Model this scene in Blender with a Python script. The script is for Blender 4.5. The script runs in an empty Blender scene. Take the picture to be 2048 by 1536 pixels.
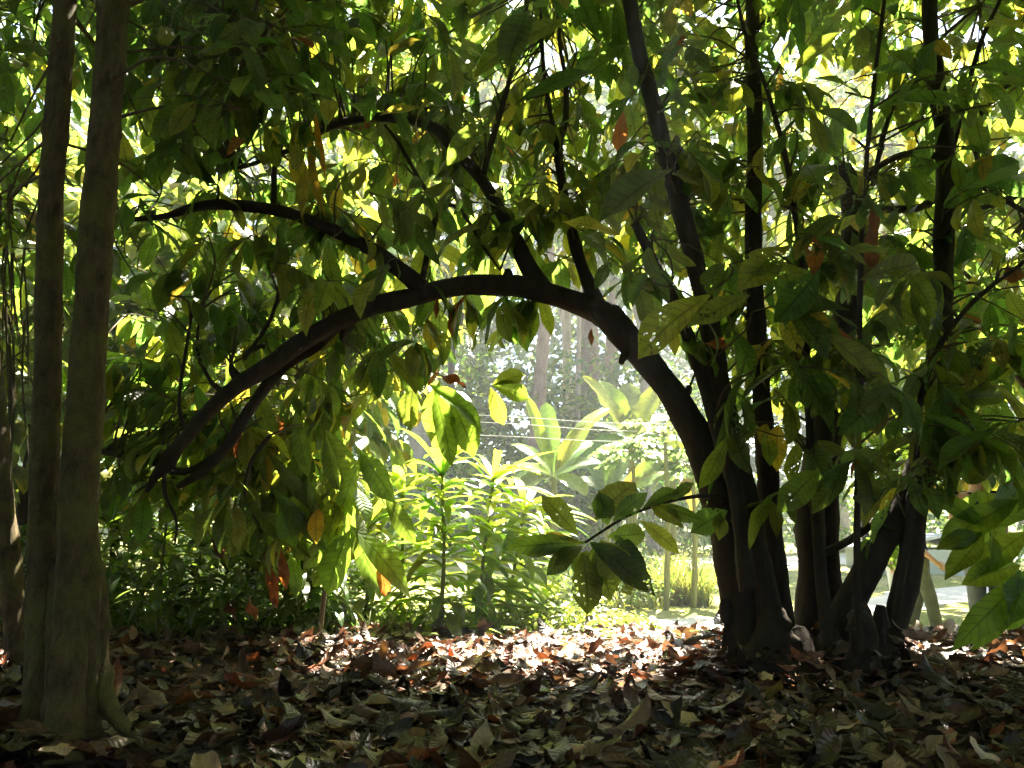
import bpy, math, random
import numpy as np
from mathutils import Vector, Matrix

R = np.random.default_rng(11)
random.seed(5)
scene = bpy.context.scene
COL = scene.collection

# ------------------------------------------------------------------ camera
F, CX, CY = 1500.0, 1024.0, 768.0
CAM = np.array([0.0, 0.0, 0.9])
PITCH = math.atan((1060 - 768) / F)
cp, sp_ = math.cos(PITCH), math.sin(PITCH)
FWD = np.array([0, cp, sp_]); UP = np.array([0, -sp_, cp]); RT = np.array([1.0, 0, 0])

def P(px, py, d):
    """world point seen at photo pixel (px,py) at world distance y = d"""
    r = FWD + RT * (px - CX) / F + UP * (CY - py) / F
    return CAM + r * (d / r[1])

def proj(p):
    p = np.asarray(p, float) - CAM
    z = p @ FWD
    z = np.where(np.abs(z) < 1e-3, 1e-3, z)
    return CX + F * (p @ RT) / z, CY - F * (p @ UP) / z, z

cam_d = bpy.data.cameras.new("camera"); cam = bpy.data.objects.new("camera", cam_d); COL.objects.link(cam)
cam.location = CAM; cam.rotation_euler = (math.pi / 2 + PITCH, 0, 0)
cam_d.sensor_width = 36; cam_d.lens = 36 * F / 2048; cam_d.clip_start = 0.05; cam_d.clip_end = 2000
scene.camera = cam

# ------------------------------------------------------------------ ground
def sstep(a, b, x):
    t = np.clip((np.asarray(x, float) - a) / (b - a), 0, 1); return t * t * (3 - 2 * t)

def gz(x, y):
    x = np.asarray(x, float); y = np.asarray(y, float)
    drop = -0.45 * sstep(6.2, 10.3, y) * (0.25 + 0.75 * sstep(-2.5, 0.6, x))
    rise = 0.35 * sstep(12.5, 23, y) + np.clip(y - 24, 0, 60) * 0.03
    n = 0.022 * np.sin(1.9 * x + 0.7 * y + 0.3) + 0.018 * np.sin(2.7 * y - 1.3 * x + 1.1) + 0.010 * np.sin(5.3 * x + 4.1 * y)
    mound = 0.05 * np.exp(-((x - 2.2) ** 2 / 1.4 + (y - 5.1) ** 2 / 0.8))
    return drop + rise + n + mound

# ------------------------------------------------------------------ tagging
def tag(o, label, cat, group=None, kind=None):
    if label: o["label"] = label
    if cat: o["category"] = cat
    if group: o["group"] = group
    if kind: o["kind"] = kind
    return o

def thing(name, label, cat, loc, group=None):
    o = bpy.data.objects.new(name, None); COL.objects.link(o)
    o.empty_display_size = 0.2
    o.location = Vector([float(v) for v in loc])
    return tag(o, label, cat, group)

# ------------------------------------------------------------------ geometry collector (everything is quads)
class Geo:
    def __init__(s): s.v = []; s.f = []; s.uv = []; s.c = []; s.m = []; s.n = 0
    def add(s, v, f, uv=None, col=None, mat=0):
        v = np.asarray(v, float).reshape(-1, 3); f = np.asarray(f, int).reshape(-1, 4)
        s.v.append(v); s.f.append(f + s.n)
        s.uv.append(np.zeros((len(v), 2)) if uv is None else np.asarray(uv, float).reshape(-1, 2))
        if col is None: col = (0.5, 0.5, 0.5)
        col = np.asarray(col, float)
        if col.ndim == 1: col = np.tile(col[:3], (len(v), 1))
        s.c.append(col[:, :3]); s.m.append(np.full(len(f), mat, int)); s.n += len(v)
    def build(s, name, mats, parent=None, smooth=True):
        me = bpy.data.meshes.new(name)
        off = np.array(parent.location) if parent is not None else np.zeros(3)
        q = parent
        while q is not None and q.parent is not None:
            q = q.parent; off = off + np.array(q.location)
        v = np.concatenate(s.v) - off; f = np.concatenate(s.f); uv = np.concatenate(s.uv); c = np.concatenate(s.c)
        me.vertices.add(len(v)); me.vertices.foreach_set("co", v.astype(np.float32).ravel())
        me.loops.add(len(f) * 4); me.loops.foreach_set("vertex_index", f.astype(np.int32).ravel())
        me.polygons.add(len(f)); me.polygons.foreach_set("loop_start", (np.arange(len(f)) * 4).astype(np.int32))
        me.polygons.foreach_set("material_index", np.concatenate(s.m).astype(np.int32))
        me.polygons.foreach_set("use_smooth", np.full(len(f), smooth))
        me.update(calc_edges=True)
        u = me.uv_layers.new(name="UVMap"); u.data.foreach_set("uv", uv[f.ravel()].astype(np.float32).ravel())
        a = me.color_attributes.new("Col", "FLOAT_COLOR", "POINT")
        a.data.foreach_set("color", np.concatenate([c, np.ones((len(c), 1))], 1).astype(np.float32).ravel())
        for m in (mats if isinstance(mats, (list, tuple)) else [mats]): me.materials.append(m)
        o = bpy.data.objects.new(name, me); COL.objects.link(o)
        if parent is not None: o.parent = parent
        return o

def unit(v):
    v = np.asarray(v, float); return v / np.maximum(np.linalg.norm(v, axis=-1, keepdims=True), 1e-9)

def spline(pts, n):
    pts = np.asarray(pts, float)
    if len(pts) < 3: return pts[0] + (pts[-1] - pts[0]) * np.linspace(0, 1, n)[:, None]
    p = np.vstack([2 * pts[0] - pts[1], pts, 2 * pts[-1] - pts[-2]])
    k = len(pts) - 1; out = []
    for u in np.linspace(0, k, n):
        i = min(int(u), k - 1); t = u - i
        a, b, c, d = p[i], p[i + 1], p[i + 2], p[i + 3]
        out.append(0.5 * (2 * b + (c - a) * t + (2 * a - 5 * b + 4 * c - d) * t * t + (3 * b - a - 3 * c + d) * t ** 3))
    return np.array(out)

def tube(g, pts, rad, sides=10, n=None, mat=0, col=None, rough=0.05, flute=None, knots=0, micro=0.0):
    """tapered tube through pts; rad per control point"""
    pts = np.asarray(pts, float); rad = np.broadcast_to(np.asarray(rad, float), (len(pts),))
    n = n or (len(pts) - 1) * 5 + 1
    c = spline(pts, n); r = np.interp(np.linspace(0, len(pts) - 1, n), np.arange(len(pts)), rad)
    t = unit(np.gradient(c, axis=0))
    ref = np.array([0.0, 1.0, 0.0]) if abs(t[0][1]) < 0.9 else np.array([1.0, 0, 0])
    u = unit(np.cross(t, np.cross(ref, t))); w = np.cross(t, u)
    a = np.linspace(0, 2 * math.pi, sides, endpoint=False)
    s = np.concatenate([[0], np.cumsum(np.linalg.norm(np.diff(c, axis=0), axis=1))])
    ph = R.uniform(0, 6, 5)
    rr = np.repeat(r[:, None], sides, 1)
    if rough:
        L = s[:, None]
        rr = rr * (1 + rough * (np.sin(2 * a[None] + 7 * L + ph[0]) + 0.8 * np.sin(3 * a[None] - 11 * L + ph[1]) + 0.6 * np.sin(19 * L + ph[2] + np.sin(a[None] + ph[3]))))
    if flute is not None:
        rr = rr * flute(a[None], np.linspace(0, 1, n)[:, None])
    for _ in range(knots):
        k0, a0 = R.uniform(0.1, 0.9) * s[-1], R.uniform(0, 6.28)
        da = np.angle(np.exp(1j * (a - a0)))[None]
        rr = rr * (1 + 0.22 * np.exp(-((s[:, None] - k0) / 0.03) ** 2 - (da / 0.5) ** 2))
    if micro:
        q = 0
        for _ in range(9):
            q = q + np.sin(R.integers(2, 11) * a[None] + R.uniform(8, 120) * s[:, None] + R.uniform(0, 6)) * np.sin(R.uniform(5, 60) * s[:, None] + R.uniform(0, 6))
        rr = rr * (1 + micro * q)
    v = c[:, None] + rr[..., None] * (np.cos(a)[None, :, None] * u[:, None] + np.sin(a)[None, :, None] * w[:, None])
    idx = np.arange(n * sides).reshape(n, sides); nx = np.roll(idx, -1, 1)
    f = np.stack([idx[:-1], nx[:-1], nx[1:], idx[1:]], -1).reshape(-1, 4)
    uv = np.stack([np.broadcast_to(a[None] / 6.2832, (n, sides)), np.broadcast_to(s[:, None], (n, sides))], -1)
    vv = v.reshape(-1, 3)
    # caps
    c0, c1 = len(vv), len(vv) + 1
    vv = np.vstack([vv, c[:1], c[-1:]])
    capf = []
    for j in range(0, sides, 2):
        k1, k2 = (j + 1) % sides, (j + 2) % sides
        capf.append([c0, idx[0][k2], idx[0][k1], idx[0][j]]); capf.append([c1, idx[-1][j], idx[-1][k1], idx[-1][k2]])
    g.add(vv, np.vstack([f, capf]), np.vstack([uv.reshape(-1, 2), [[0.5, 0]], [[0.5, s[-1]]]]), col, mat)
    return c

# ------------------------------------------------------------------ leaves
SHAPES = {
    'cocoa':  ([0, .03, .07, .2, .4, .6, .75, .86, .93, 1], [.05, .06, .16, .58, .92, 1.0, .84, .52, .2, .02]),
    'strap':  ([0, .05, .2, .45, .7, .88, 1], [.45, .40, .62, .95, 1.0, .6, .03]),
    'banana': ([0, .08, .12, .25, .5, .8, .93, 1], [.05, .05, .3, .85, 1.0, .9, .6, .08]),
    'blade':  ([0, .5, 1], [1, .8, .05]),
    'round':  ([0, .1, .4, .7, 1], [.1, .6, 1, .8, .05]),
}
def leaves(g, base, T, N, L, W, bend, fold, col, seg=6, half=1, shape='cocoa', wave=0.06, mat=0, twist=None, tear=0.0):
    base = np.asarray(base, float).reshape(-1, 3); k = len(base)
    if k == 0: return
    bc = lambda a: np.broadcast_to(np.asarray(a, float), (k,))
    T = unit(np.broadcast_to(T, (k, 3))); N = np.broadcast_to(np.asarray(N, float), (k, 3))
    N = unit(N - T * np.sum(N * T, 1, keepdims=True)); B = np.cross(T, N)
    L, W, bend, fold = bc(L), bc(W), bc(bend), bc(fold)
    t = np.linspace(0, 1, seg + 1)
    th = bend[:, None] * t[None] ** 1.3
    tm = 0.5 * (th[:, 1:] + th[:, :-1])
    ds = L[:, None] / seg
    step = (np.cos(tm)[..., None] * T[:, None] - np.sin(tm)[..., None] * N[:, None]) * ds[..., None]
    c = np.concatenate([np.zeros((k, 1, 3)), np.cumsum(step, 1)], 1) + base[:, None]
    nl = np.cos(th)[..., None] * N[:, None] + np.sin(th)[..., None] * T[:, None]
    w = np.interp(t, *SHAPES[shape])[None] * W[:, None] * 0.5
    s = np.linspace(-1, 1, 2 * half + 1)
    ph = R.uniform(0, 6.28, (k, 2))
    Bl = np.repeat(B[:, None], seg + 1, 1)
    if twist is not None:
        tw = bc(twist)[:, None, None] * t[None, :, None]
        Bl, nl = np.cos(tw) * Bl + np.sin(tw) * nl, np.cos(tw) * nl - np.sin(tw) * Bl
    cols = []
    for sj in s:
        a = abs(sj)
        fo = fold[:, None] * (0.6 + 0.4 * a)
        x = sj * w * np.cos(fo); z = a * w * np.sin(fo)
        z = z + wave * W[:, None] * a ** 1.5 * np.sin(t[None] * 9 + ph[:, :1] + (2.0 if sj < 0 else 0)) * np.minimum(1, 4 * t[None] * (1 - t[None]) + .2)
        if tear: x = x * (1 + tear * (R.random((k, seg + 1)) - 0.8) * (a > 0.6))
        cols.append(c + x[..., None] * Bl + z[..., None] * nl)
    v = np.stack(cols, 2)                                  # k, seg+1, ns, 3
    ns = len(s); idx = np.arange(k * (seg + 1) * ns).reshape(k, seg + 1, ns)
    f = np.stack([idx[:, :-1, :-1], idx[:, :-1, 1:], idx[:, 1:, 1:], idx[:, 1:, :-1]], -1).reshape(-1, 4)
    uv = np.empty((k, seg + 1, ns, 2)); uv[..., 0] = (s * 0.5 + 0.5)[None, None]; uv[..., 1] = t[None, :, None]
    col = np.broadcast_to(np.asarray(col, float), (k, 3))
    cc = np.broadcast_to(col[:, None, None], v.shape)
    g.add(v.reshape(-1, 3), f, uv.reshape(-1, 2), cc.reshape(-1, 3), mat)

def pal(n, choices, weights, jit=0.18):
    choices = np.asarray(choices, float); w = np.asarray(weights, float) / np.sum(weights)
    c = choices[R.choice(len(choices), n, p=w)]
    return c * (1 + jit * R.normal(size=(n, 1))).clip(0.45, 1.8) * (1 + 0.07 * R.normal(size=(n, 3))).clip(0.7, 1.3)

GREEN = [(.052, .094, .017), (.068, .103, .017), (.040, .080, .018), (.105, .125, .018), (.18, .15, .018), (.14, .05, .012)]
GW_NEAR = [5, 4.5, 3.5, 2.5, .35, .05]
GW_FAR = [3, 5, 1, 5, 1.0, .06]
def greens(n, w=GW_NEAR): return pal(n, GREEN, w)

# ------------------------------------------------------------------ materials
def mat(name):
    m = bpy.data.materials.new(name); m.use_nodes = True; nt = m.node_tree; nt.nodes.clear()
    out = nt.nodes.new("ShaderNodeOutputMaterial"); return m, nt, out
def nd(nt, typ, **kw):
    n = nt.nodes.new(typ)
    for k, v in kw.items():
        if k == 'inp':
            for a, b in v.items(): n.inputs[a].default_value = b
        else: setattr(n, k, v)
    return n
def mth(nt, op, a, b=None, c=None, clamp=False):
    n = nt.nodes.new("ShaderNodeMath"); n.operation = op; n.use_clamp = clamp
    for i, x in enumerate((a, b, c)):
        if x is None: continue
        if isinstance(x, (int, float)): n.inputs[i].default_value = x
        else: nt.links.new(x, n.inputs[i])
    return n.outputs[0]
def ramp(nt, fac, stops):
    n = nt.nodes.new("ShaderNodeValToRGB"); cr = n.color_ramp
    while len(cr.elements) < len(stops): cr.elements.new(0.5)
    for e, (p, c) in zip(cr.elements, stops):
        e.position = p; e.color = (c, c, c, 1) if isinstance(c, (int, float)) else (*c, 1)
    nt.links.new(fac, n.inputs[0]); return n.outputs[0]
def mixc(nt, typ, fac, a, b):
    n = nt.nodes.new("ShaderNodeMix"); n.data_type = 'RGBA'; n.blend_type = typ
    for k, x in ((0, fac), (6, a), (7, b)):
        if isinstance(x, (int, float)): n.inputs[k].default_value = x
        elif isinstance(x, tuple): n.inputs[k].default_value = (*x, 1)
        else: nt.links.new(x, n.inputs[k])
    return n.outputs[2]

def leaf_material(name, trans=0.5, tint=(4.2, 3.8, 2.6), rough=0.36, nv=11.0, holes=0.0, bump=0.5, spec=0.5, slant=1.3, vein_dark=0.58, blotch=0.35, vnoise=0.5):
    m, nt, out = mat(name); lk = nt.links.new
    uv = nd(nt, "ShaderNodeUVMap"); sx = nd(nt, "ShaderNodeSeparateXYZ"); lk(uv.outputs[0], sx.inputs[0])
    a = mth(nt, 'ABSOLUTE', mth(nt, 'MULTIPLY', mth(nt, 'SUBTRACT', sx.outputs[0], 0.5), 2.0))
    p = mth(nt, 'SUBTRACT', mth(nt, 'MULTIPLY', sx.outputs[1], nv), mth(nt, 'MULTIPLY', mth(nt, 'POWER', a, 0.85), slant))
    vn = nd(nt, "ShaderNodeTexNoise", inp={'Scale': 9.0, 'Detail': 2.0}); lk(nd(nt, "ShaderNodeTexCoord").outputs['Object'], vn.inputs['Vector'])
    p = mth(nt, 'ADD', p, mth(nt, 'MULTIPLY', vn.outputs[0], vnoise))
    fr = mth(nt, 'ABSOLUTE', mth(nt, 'SUBTRACT', mth(nt, 'FRACT', p), 0.5))        # 0 on vein
    vein = ramp(nt, fr, [(0.0, 1.0), (0.07, 0.35), (0.16, 0.0)])
    mid = ramp(nt, a, [(0.0, 1.0), (0.05, 0.9), (0.09, 0.0)])
    vm = mth(nt, 'MAXIMUM', vein, mid)
    col = nd(nt, "ShaderNodeAttribute", attribute_name="Col")
    tc = nd(nt, "ShaderNodeTexCoord")
    no = nd(nt, "ShaderNodeTexNoise", inp={'Scale': 14.0, 'Detail': 3.0}); lk(tc.outputs['Object'], no.inputs['Vector'])
    bl = ramp(nt, no.outputs[0], [(0.3, 1.0 - blotch), (0.6, 1.0 + 0.0), (0.75, 1.0)])
    base = mixc(nt, 'MULTIPLY', 1.0, col.outputs[0], bl)
    basev = mixc(nt, 'MIX', mth(nt, 'MULTIPLY', vm, 0.35), base, mixc(nt, 'MULTIPLY', 1.0, base, (2.0, 1.8, 1.6)))
    tcol = mixc(nt, 'MULTIPLY', 1.0, base, tint)
    tcol = mixc(nt, 'MULTIPLY', mth(nt, 'MULTIPLY', vm, 1.0), tcol, (1 - vein_dark, 1 - vein_dark, 1 - vein_dark))
    pr = nd(nt, "ShaderNodeBsdfPrincipled", inp={'Roughness': rough, 'Specular IOR Level': spec})
    lk(basev, pr.inputs['Base Color'])
    if bump:
        hgt = mth(nt, 'ADD', mth(nt, 'MULTIPLY', fr, 1.0), mth(nt, 'MULTIPLY', no.outputs[0], 0.3))
        hgt = mth(nt, 'SUBTRACT', hgt, mth(nt, 'MULTIPLY', mid, 0.4))
        bp = nd(nt, "ShaderNodeBump", inp={'Strength': bump, 'Distance': 0.012}); lk(hgt, bp.inputs['Height'])
        lk(bp.outputs[0], pr.inputs['Normal'])
    tr = nd(nt, "ShaderNodeBsdfTranslucent"); lk(tcol, tr.inputs[0])
    mx = nd(nt, "ShaderNodeMixShader", inp={0: trans}); lk(pr.outputs[0], mx.inputs[1]); lk(tr.outputs[0], mx.inputs[2])
    sh = mx.outputs[0]
    if holes:
        vo = nd(nt, "ShaderNodeTexVoronoi", inp={'Scale': 36.0}); dn = nd(nt, "ShaderNodeTexNoise", inp={'Scale': 60.0, 'Detail': 2.0}); lk(tc.outputs['Object'], dn.inputs['Vector'])
        vd = nd(nt, "ShaderNodeVectorMath", operation='MULTIPLY_ADD'); lk(dn.outputs['Color'], vd.inputs[0]); vd.inputs[1].default_value = (.035, .035, .035); lk(tc.outputs['Object'], vd.inputs[2]); lk(vd.outputs[0], vo.inputs['Vector'])
        n2 = nd(nt, "ShaderNodeTexNoise", inp={'Scale': 5.0, 'Detail': 1.0}); lk(tc.outputs['Object'], n2.inputs['Vector'])
        thr = mth(nt, 'MULTIPLY', mth(nt, 'SUBTRACT', n2.outputs[0], 0.50, clamp=True), holes)
        h = mth(nt, 'LESS_THAN', vo.outputs['Distance'], thr)
        h = mth(nt, 'MULTIPLY', h, mth(nt, 'SUBTRACT', 1.0, mid))
        tp = nd(nt, "ShaderNodeBsdfTransparent"); m2 = nd(nt, "ShaderNodeMixShader")
        lk(h, m2.inputs[0]); lk(sh, m2.inputs[1]); lk(tp.outputs[0], m2.inputs[2]); sh = m2.outputs[0]
    lk(sh, out.inputs[0]); return m

M = {}
M['leaf'] = leaf_material("cocoa_leaf", holes=2.6, trans=0.6)
M['leaf_back'] = leaf_material("cocoa_leaf_young", tint=(4.3, 3.9, 2.9), trans=0.52, bump=0.3)
M['leaf_far'] = leaf_material("broad_leaf", tint=(2.7, 2.9, 1.8), trans=0.38, bump=0, nv=6)
M['dead'] = leaf_material("hanging_dead_leaf", tint=(1.9, 1.5, 1.1), trans=0.45, rough=0.6, bump=0.6, blotch=0.5)
M['dry'] = leaf_material("fallen_dry_leaf", tint=(1.6, 1.2, .8), trans=0.14, rough=0.42, bump=0.45, spec=0.65, vein_dark=.2, blotch=0.6, nv=9.0, vnoise=1.6)
M['strap'] = leaf_material("strap_leaf", nv=0.0, slant=8.0, rough=0.27, bump=0.25, tint=(4.6, 4.2, 2.0), trans=0.6, vein_dark=0.2, spec=0.9)
M['banana'] = leaf_material("banana_leaf", nv=34.0, slant=3.0, rough=0.32, bump=0.3, tint=(2.6, 2.6, 1.3), trans=0.5, vein_dark=0.25)
M['grass'] = leaf_material("grass_blade", nv=0.0, slant=2.0, bump=0, tint=(2.2, 2.2, 1.2), trans=0.4, vein_dark=0.0)

def bark(name, c1, c2, c3, scale=18, bump=0.5, moss=0.5, lines=0.0):
    m, nt, out = mat(name); lk = nt.links.new
    tc = nd(nt, "ShaderNodeTexCoord"); mp = nd(nt, "ShaderNodeMapping"); mp.inputs['Scale'].default_value = (1, 1, 0.35)
    lk(tc.outputs['Object'], mp.inputs[0])
    n1 = nd(nt, "ShaderNodeTexNoise", inp={'Scale': scale, 'Detail': 8.0, 'Roughness': .65}); lk(mp.outputs[0], n1.inputs['Vector'])
    n2 = nd(nt, "ShaderNodeTexNoise", inp={'Scale': 3.5, 'Detail': 6.0, 'Roughness': .7}); lk(tc.outputs['Object'], n2.inputs['Vector'])
    n3 = nd(nt, "ShaderNodeTexNoise", inp={'Scale': scale * 7, 'Detail': 3.0}); lk(tc.outputs['Object'], n3.inputs['Vector'])
    c = mixc(nt, 'MIX', ramp(nt, n1.outputs[0], [(0.35, 0.0), (0.65, 1.0)]), c1, c2)
    mf = ramp(nt, mth(nt, 'ADD', mth(nt, 'MULTIPLY', n2.outputs[0], .7), mth(nt, 'MULTIPLY', n3.outputs[0], .3)), [(0.46, 0.0), (0.60, 1.0)])
    c = mixc(nt, 'MIX', mth(nt, 'MULTIPLY', mf, moss), c, c3)
    pr = nd(nt, "ShaderNodeBsdfPrincipled", inp={'Roughness': .85, 'Specular IOR Level': .25}); lk(c, pr.inputs['Base Color'])
    h = mth(nt, 'ADD', n1.outputs[0], mth(nt, 'MULTIPLY', n3.outputs[0], .35))
    bp = nd(nt, "ShaderNodeBump", inp={'Strength': bump, 'Distance': .02}); lk(h, bp.inputs['Height']); lk(bp.outputs[0], pr.inputs['Normal'])
    lk(pr.outputs[0], out.inputs[0]); return m
M['bark'] = bark("cocoa_bark", (.022, .015, .011), (.05, .036, .026), (.05, .048, .028), moss=.35)
M['bark_moss'] = bark("mossy_bark", (.045, .030, .018), (.145, .098, .055), (.17, .155, .04), scale=34, moss=.8, bump=.9)
M['bark_brown'] = bark("reddish_bark", (.13, .085, .065), (.26, .18, .15), (.2, .16, .13), scale=4, moss=.5)
M['bark_pale'] = bark("pale_bark", (.20, .16, .13), (.42, .36, .31), (.30, .26, .22), scale=4, moss=.5)
M['twig'] = bark("twig_bark", (.06, .045, .03), (.12, .09, .05), (.10, .10, .04), moss=.3, bump=.2)
M['wood'] = bark("cut_wood", (.10, .07, .04), (.17, .12, .065), (.06, .045, .028), scale=14, moss=.4)
M['stem_green'] = bark("green_stem", (.10, .12, .03), (.16, .17, .05), (.15, .12, .05), moss=.5)
M['stick'] = bark("dry_stick", (.12, .09, .065), (.28, .22, .16), (.16, .13, .10), scale=25, moss=.3)

def plain(name, c, rough=.7, spec=.3, var=.15, scale=30, metal=0.0, bump=0.0):
    m, nt, out = mat(name); lk = nt.links.new
    tc = nd(nt, "ShaderNodeTexCoord"); n = nd(nt, "ShaderNodeTexNoise", inp={'Scale': float(scale), 'Detail': 5.0}); lk(tc.outputs['Object'], n.inputs['Vector'])
    cc = mixc(nt, 'MULTIPLY', 1.0, (*c,), ramp(nt, n.outputs[0], [(.3, 1 - var), (.7, 1 + 0.0)]))
    pr = nd(nt, "ShaderNodeBsdfPrincipled", inp={'Roughness': rough, 'Specular IOR Level': spec, 'Metallic': metal}); lk(cc, pr.inputs['Base Color'])
    if bump:
        bp = nd(nt, "ShaderNodeBump", inp={'Strength': bump, 'Distance': .02}); lk(n.outputs[0], bp.inputs['Height']); lk(bp.outputs[0], pr.inputs['Normal'])
    lk(pr.outputs[0], out.inputs[0]); return m
M['path'] = plain("pale_gravel", (.62, .58, .50), .9, .2, .25, 6, bump=.3)
M['skin'] = plain("skin", (.52, .30, .20), .5, .4, .12, 12)
M['khaki'] = plain("khaki_cloth", (.13, .135, .085), .9, .1, .35, 9, bump=.6)
M['navy'] = plain("navy_cloth", (.018, .024, .05), .9, .1, .3, 9, bump=.4)
M['black'] = plain("black_cloth", (.02, .02, .022), .8, .2, .3, 9, bump=.4)
M['greycloth'] = plain("grey_cloth", (.22, .23, .26), .9, .1, .3, 9, bump=.5)
M['palecloth'] = plain("pale_cloth", (.5, .52, .5), .9, .1, .2, 9, bump=.4)
M['hair'] = plain("dark_hair", (.015, .012, .010), .6, .3, .4, 40)
M['shoe'] = plain("brown_shoe", (.09, .045, .025), .5, .4, .2, 20)
M['white'] = plain("eye_white", (.7, .7, .68), .3, .5, .05)
M['glassframe'] = plain("black_plastic", (.015, .012, .012), .35, .5, .1)
M['lip'] = plain("lip", (.36, .13, .10), .5, .4, .1)
M['hut'] = plain("grey_green_paint", (.34, .38, .34), .6, .3, .2, 3)
M['hutroof'] = plain("grey_sheet_roof", (.42, .44, .44), .5, .4, .3, 5)
M['wire'] = plain("wire", (.5, .5, .48), .4, .5, .1)

def ground_mat():
    m, nt, out = mat("forest_floor_and_lawn"); lk = nt.links.new
    tc = nd(nt, "ShaderNodeTexCoord"); sx = nd(nt, "ShaderNodeSeparateXYZ"); lk(tc.outputs['Object'], sx.inputs[0])
    n1 = nd(nt, "ShaderNodeTexNoise", inp={'Scale': 1.3, 'Detail': 8.0, 'Roughness': .7}); lk(tc.outputs['Object'], n1.inputs['Vector'])
    n2 = nd(nt, "ShaderNodeTexNoise", inp={'Scale': 24.0, 'Detail': 6.0, 'Roughness': .7}); lk(tc.outputs['Object'], n2.inputs['Vector'])
    soil = mixc(nt, 'MIX', n2.outputs[0], (.018, .013, .010), (.075, .052, .036))
    grs = mixc(nt, 'MIX', ramp(nt, n2.outputs[0], [(.35, 0.0), (.65, 1.0)]), (.10, .14, .025), (.30, .30, .10))
    grs = mixc(nt, 'MIX', ramp(nt, n1.outputs[0], [(.45, 0.0), (.65, 1.0)]), grs, (.34, .29, .15))
    f = mth(nt, 'ADD', sx.outputs[1], mth(nt, 'MULTIPLY', n1.outputs[0], 2.2))
    fac = ramp(nt, mth(nt, 'MULTIPLY', f, .1), [(.76, 0.0), (.86, 1.0)])
    c = mixc(nt, 'MIX', fac, soil, grs)
    pr = nd(nt, "ShaderNodeBsdfPrincipled", inp={'Roughness': .95, 'Specular IOR Level': .15}); lk(c, pr.inputs['Base Color'])
    bp = nd(nt, "ShaderNodeBump", inp={'Strength': .7, 'Distance': .03}); lk(n2.outputs[0], bp.inputs['Height']); lk(bp.outputs[0], pr.inputs['Normal'])
    lk(pr.outputs[0], out.inputs[0]); return m
M['ground'] = ground_mat()

# ------------------------------------------------------------------ setting: ground, paths
def sheet(xs, ys, dz=0.0):
    X, Y = np.meshgrid(xs, ys); Z = gz(X, Y) + dz
    n, k = X.shape; idx = np.arange(n * k).reshape(n, k)
    f = np.stack([idx[:-1, :-1], idx[:-1, 1:], idx[1:, 1:], idx[1:, :-1]], -1).reshape(-1, 4)
    return np.stack([X, Y, Z], -1).reshape(-1, 3), f
g = Geo()
xs = np.unique(np.concatenate([-np.geomspace(8, 400, 16), np.linspace(-8, 12, 201), np.geomspace(12, 400, 16)]))
ys = np.unique(np.concatenate([-np.geomspace(3, 300, 14), np.linspace(-3, 14, 171), np.linspace(14, 40, 53), np.geomspace(40, 600, 16)]))
g.add(*sheet(xs, ys)); tag(g.build("ground", M['ground']), None, None, kind="structure")

def path_strip(name, pts, w):
    c = spline(pts, 40); t = unit(np.gradient(c, axis=0)); nrm = np.stack([-t[:, 1], t[:, 0]], 1)
    g = Geo(); rows = []
    wl = w / 2 * (1 + .14 * np.sin(np.arange(40) * 1.3) + .1 * R.normal(size=40)); wr = w / 2 * (1 + .14 * np.sin(np.arange(40) * .9 + 2) + .1 * R.normal(size=40))
    for s in np.linspace(-1, 1, 7):
        q = c + nrm * (s * np.where(s < 0, wl, wr))[:, None]
        rows.append(np.stack([q[:, 0], q[:, 1], gz(q[:, 0], q[:, 1]) + .012], 1))
    v = np.stack(rows, 1); idx = np.arange(40 * 7).reshape(40, 7)
    f = np.stack([idx[:-1, :-1], idx[1:, :-1], idx[1:, 1:], idx[:-1, 1:]], -1).reshape(-1, 4)
    g.add(v.reshape(-1, 3), f)
    tag(g.build(name, M['path']), None, None, kind="structure")
path_strip("footpath", [(0.2, 10.7), (3.2, 11.5), (6.0, 13.4), (9.5, 16.0), (16, 18)], 1.45)
path_strip("road", [(2.5, 22.5), (6.0, 23.5), (12, 26), (30, 30)], 4.6)

# ------------------------------------------------------------------ screen windows that stay open in the near crowns
def inpoly(px, py, poly):
    poly = np.asarray(poly, float); px = np.asarray(px); c = np.zeros(px.shape, bool); j = len(poly) - 1
    for i in range(len(poly)):
        xi, yi = poly[i]; xj, yj = poly[j]
        hit = ((yi > py) != (yj > py)) & (px < (xj - xi) * (py - yi) / (yj - yi + 1e-12) + xi)
        c ^= hit; j = i
    return c
OPEN = [
    [(690, 900), (735, 800), (880, 760), (960, 700), (1060, 690), (1130, 655), (1215, 640), (1300, 740), (1395, 870), (1440, 1010), (1450, 1290), (640, 1290), (700, 1150), (790, 1000)],
    [(1838, 1062), (1868, 1052), (1900, 1080), (1958, 1092), (1958, 1215), (1905, 1275), (1800, 1280)],
    [(1955, 952), (1992, 956), (1985, 1004), (1962, 1000)],
    [(1780, 1240), (2048, 1270), (2048, 1330), (1780, 1330)],
]

def linedist(px, py, line):
    line = np.asarray(line, float); best = np.full(np.shape(px), 1e9)
    for (x0, y0), (x1, y1) in zip(line[:-1], line[1:]):
        t = np.clip(((px - x0) * (x1 - x0) + (py - y0) * (y1 - y0)) / ((x1 - x0) ** 2 + (y1 - y0) ** 2), 0, 1)
        best = np.minimum(best, np.hypot(px - x0 - t * (x1 - x0), py - y0 - t * (y1 - y0)))
    return best
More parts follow.
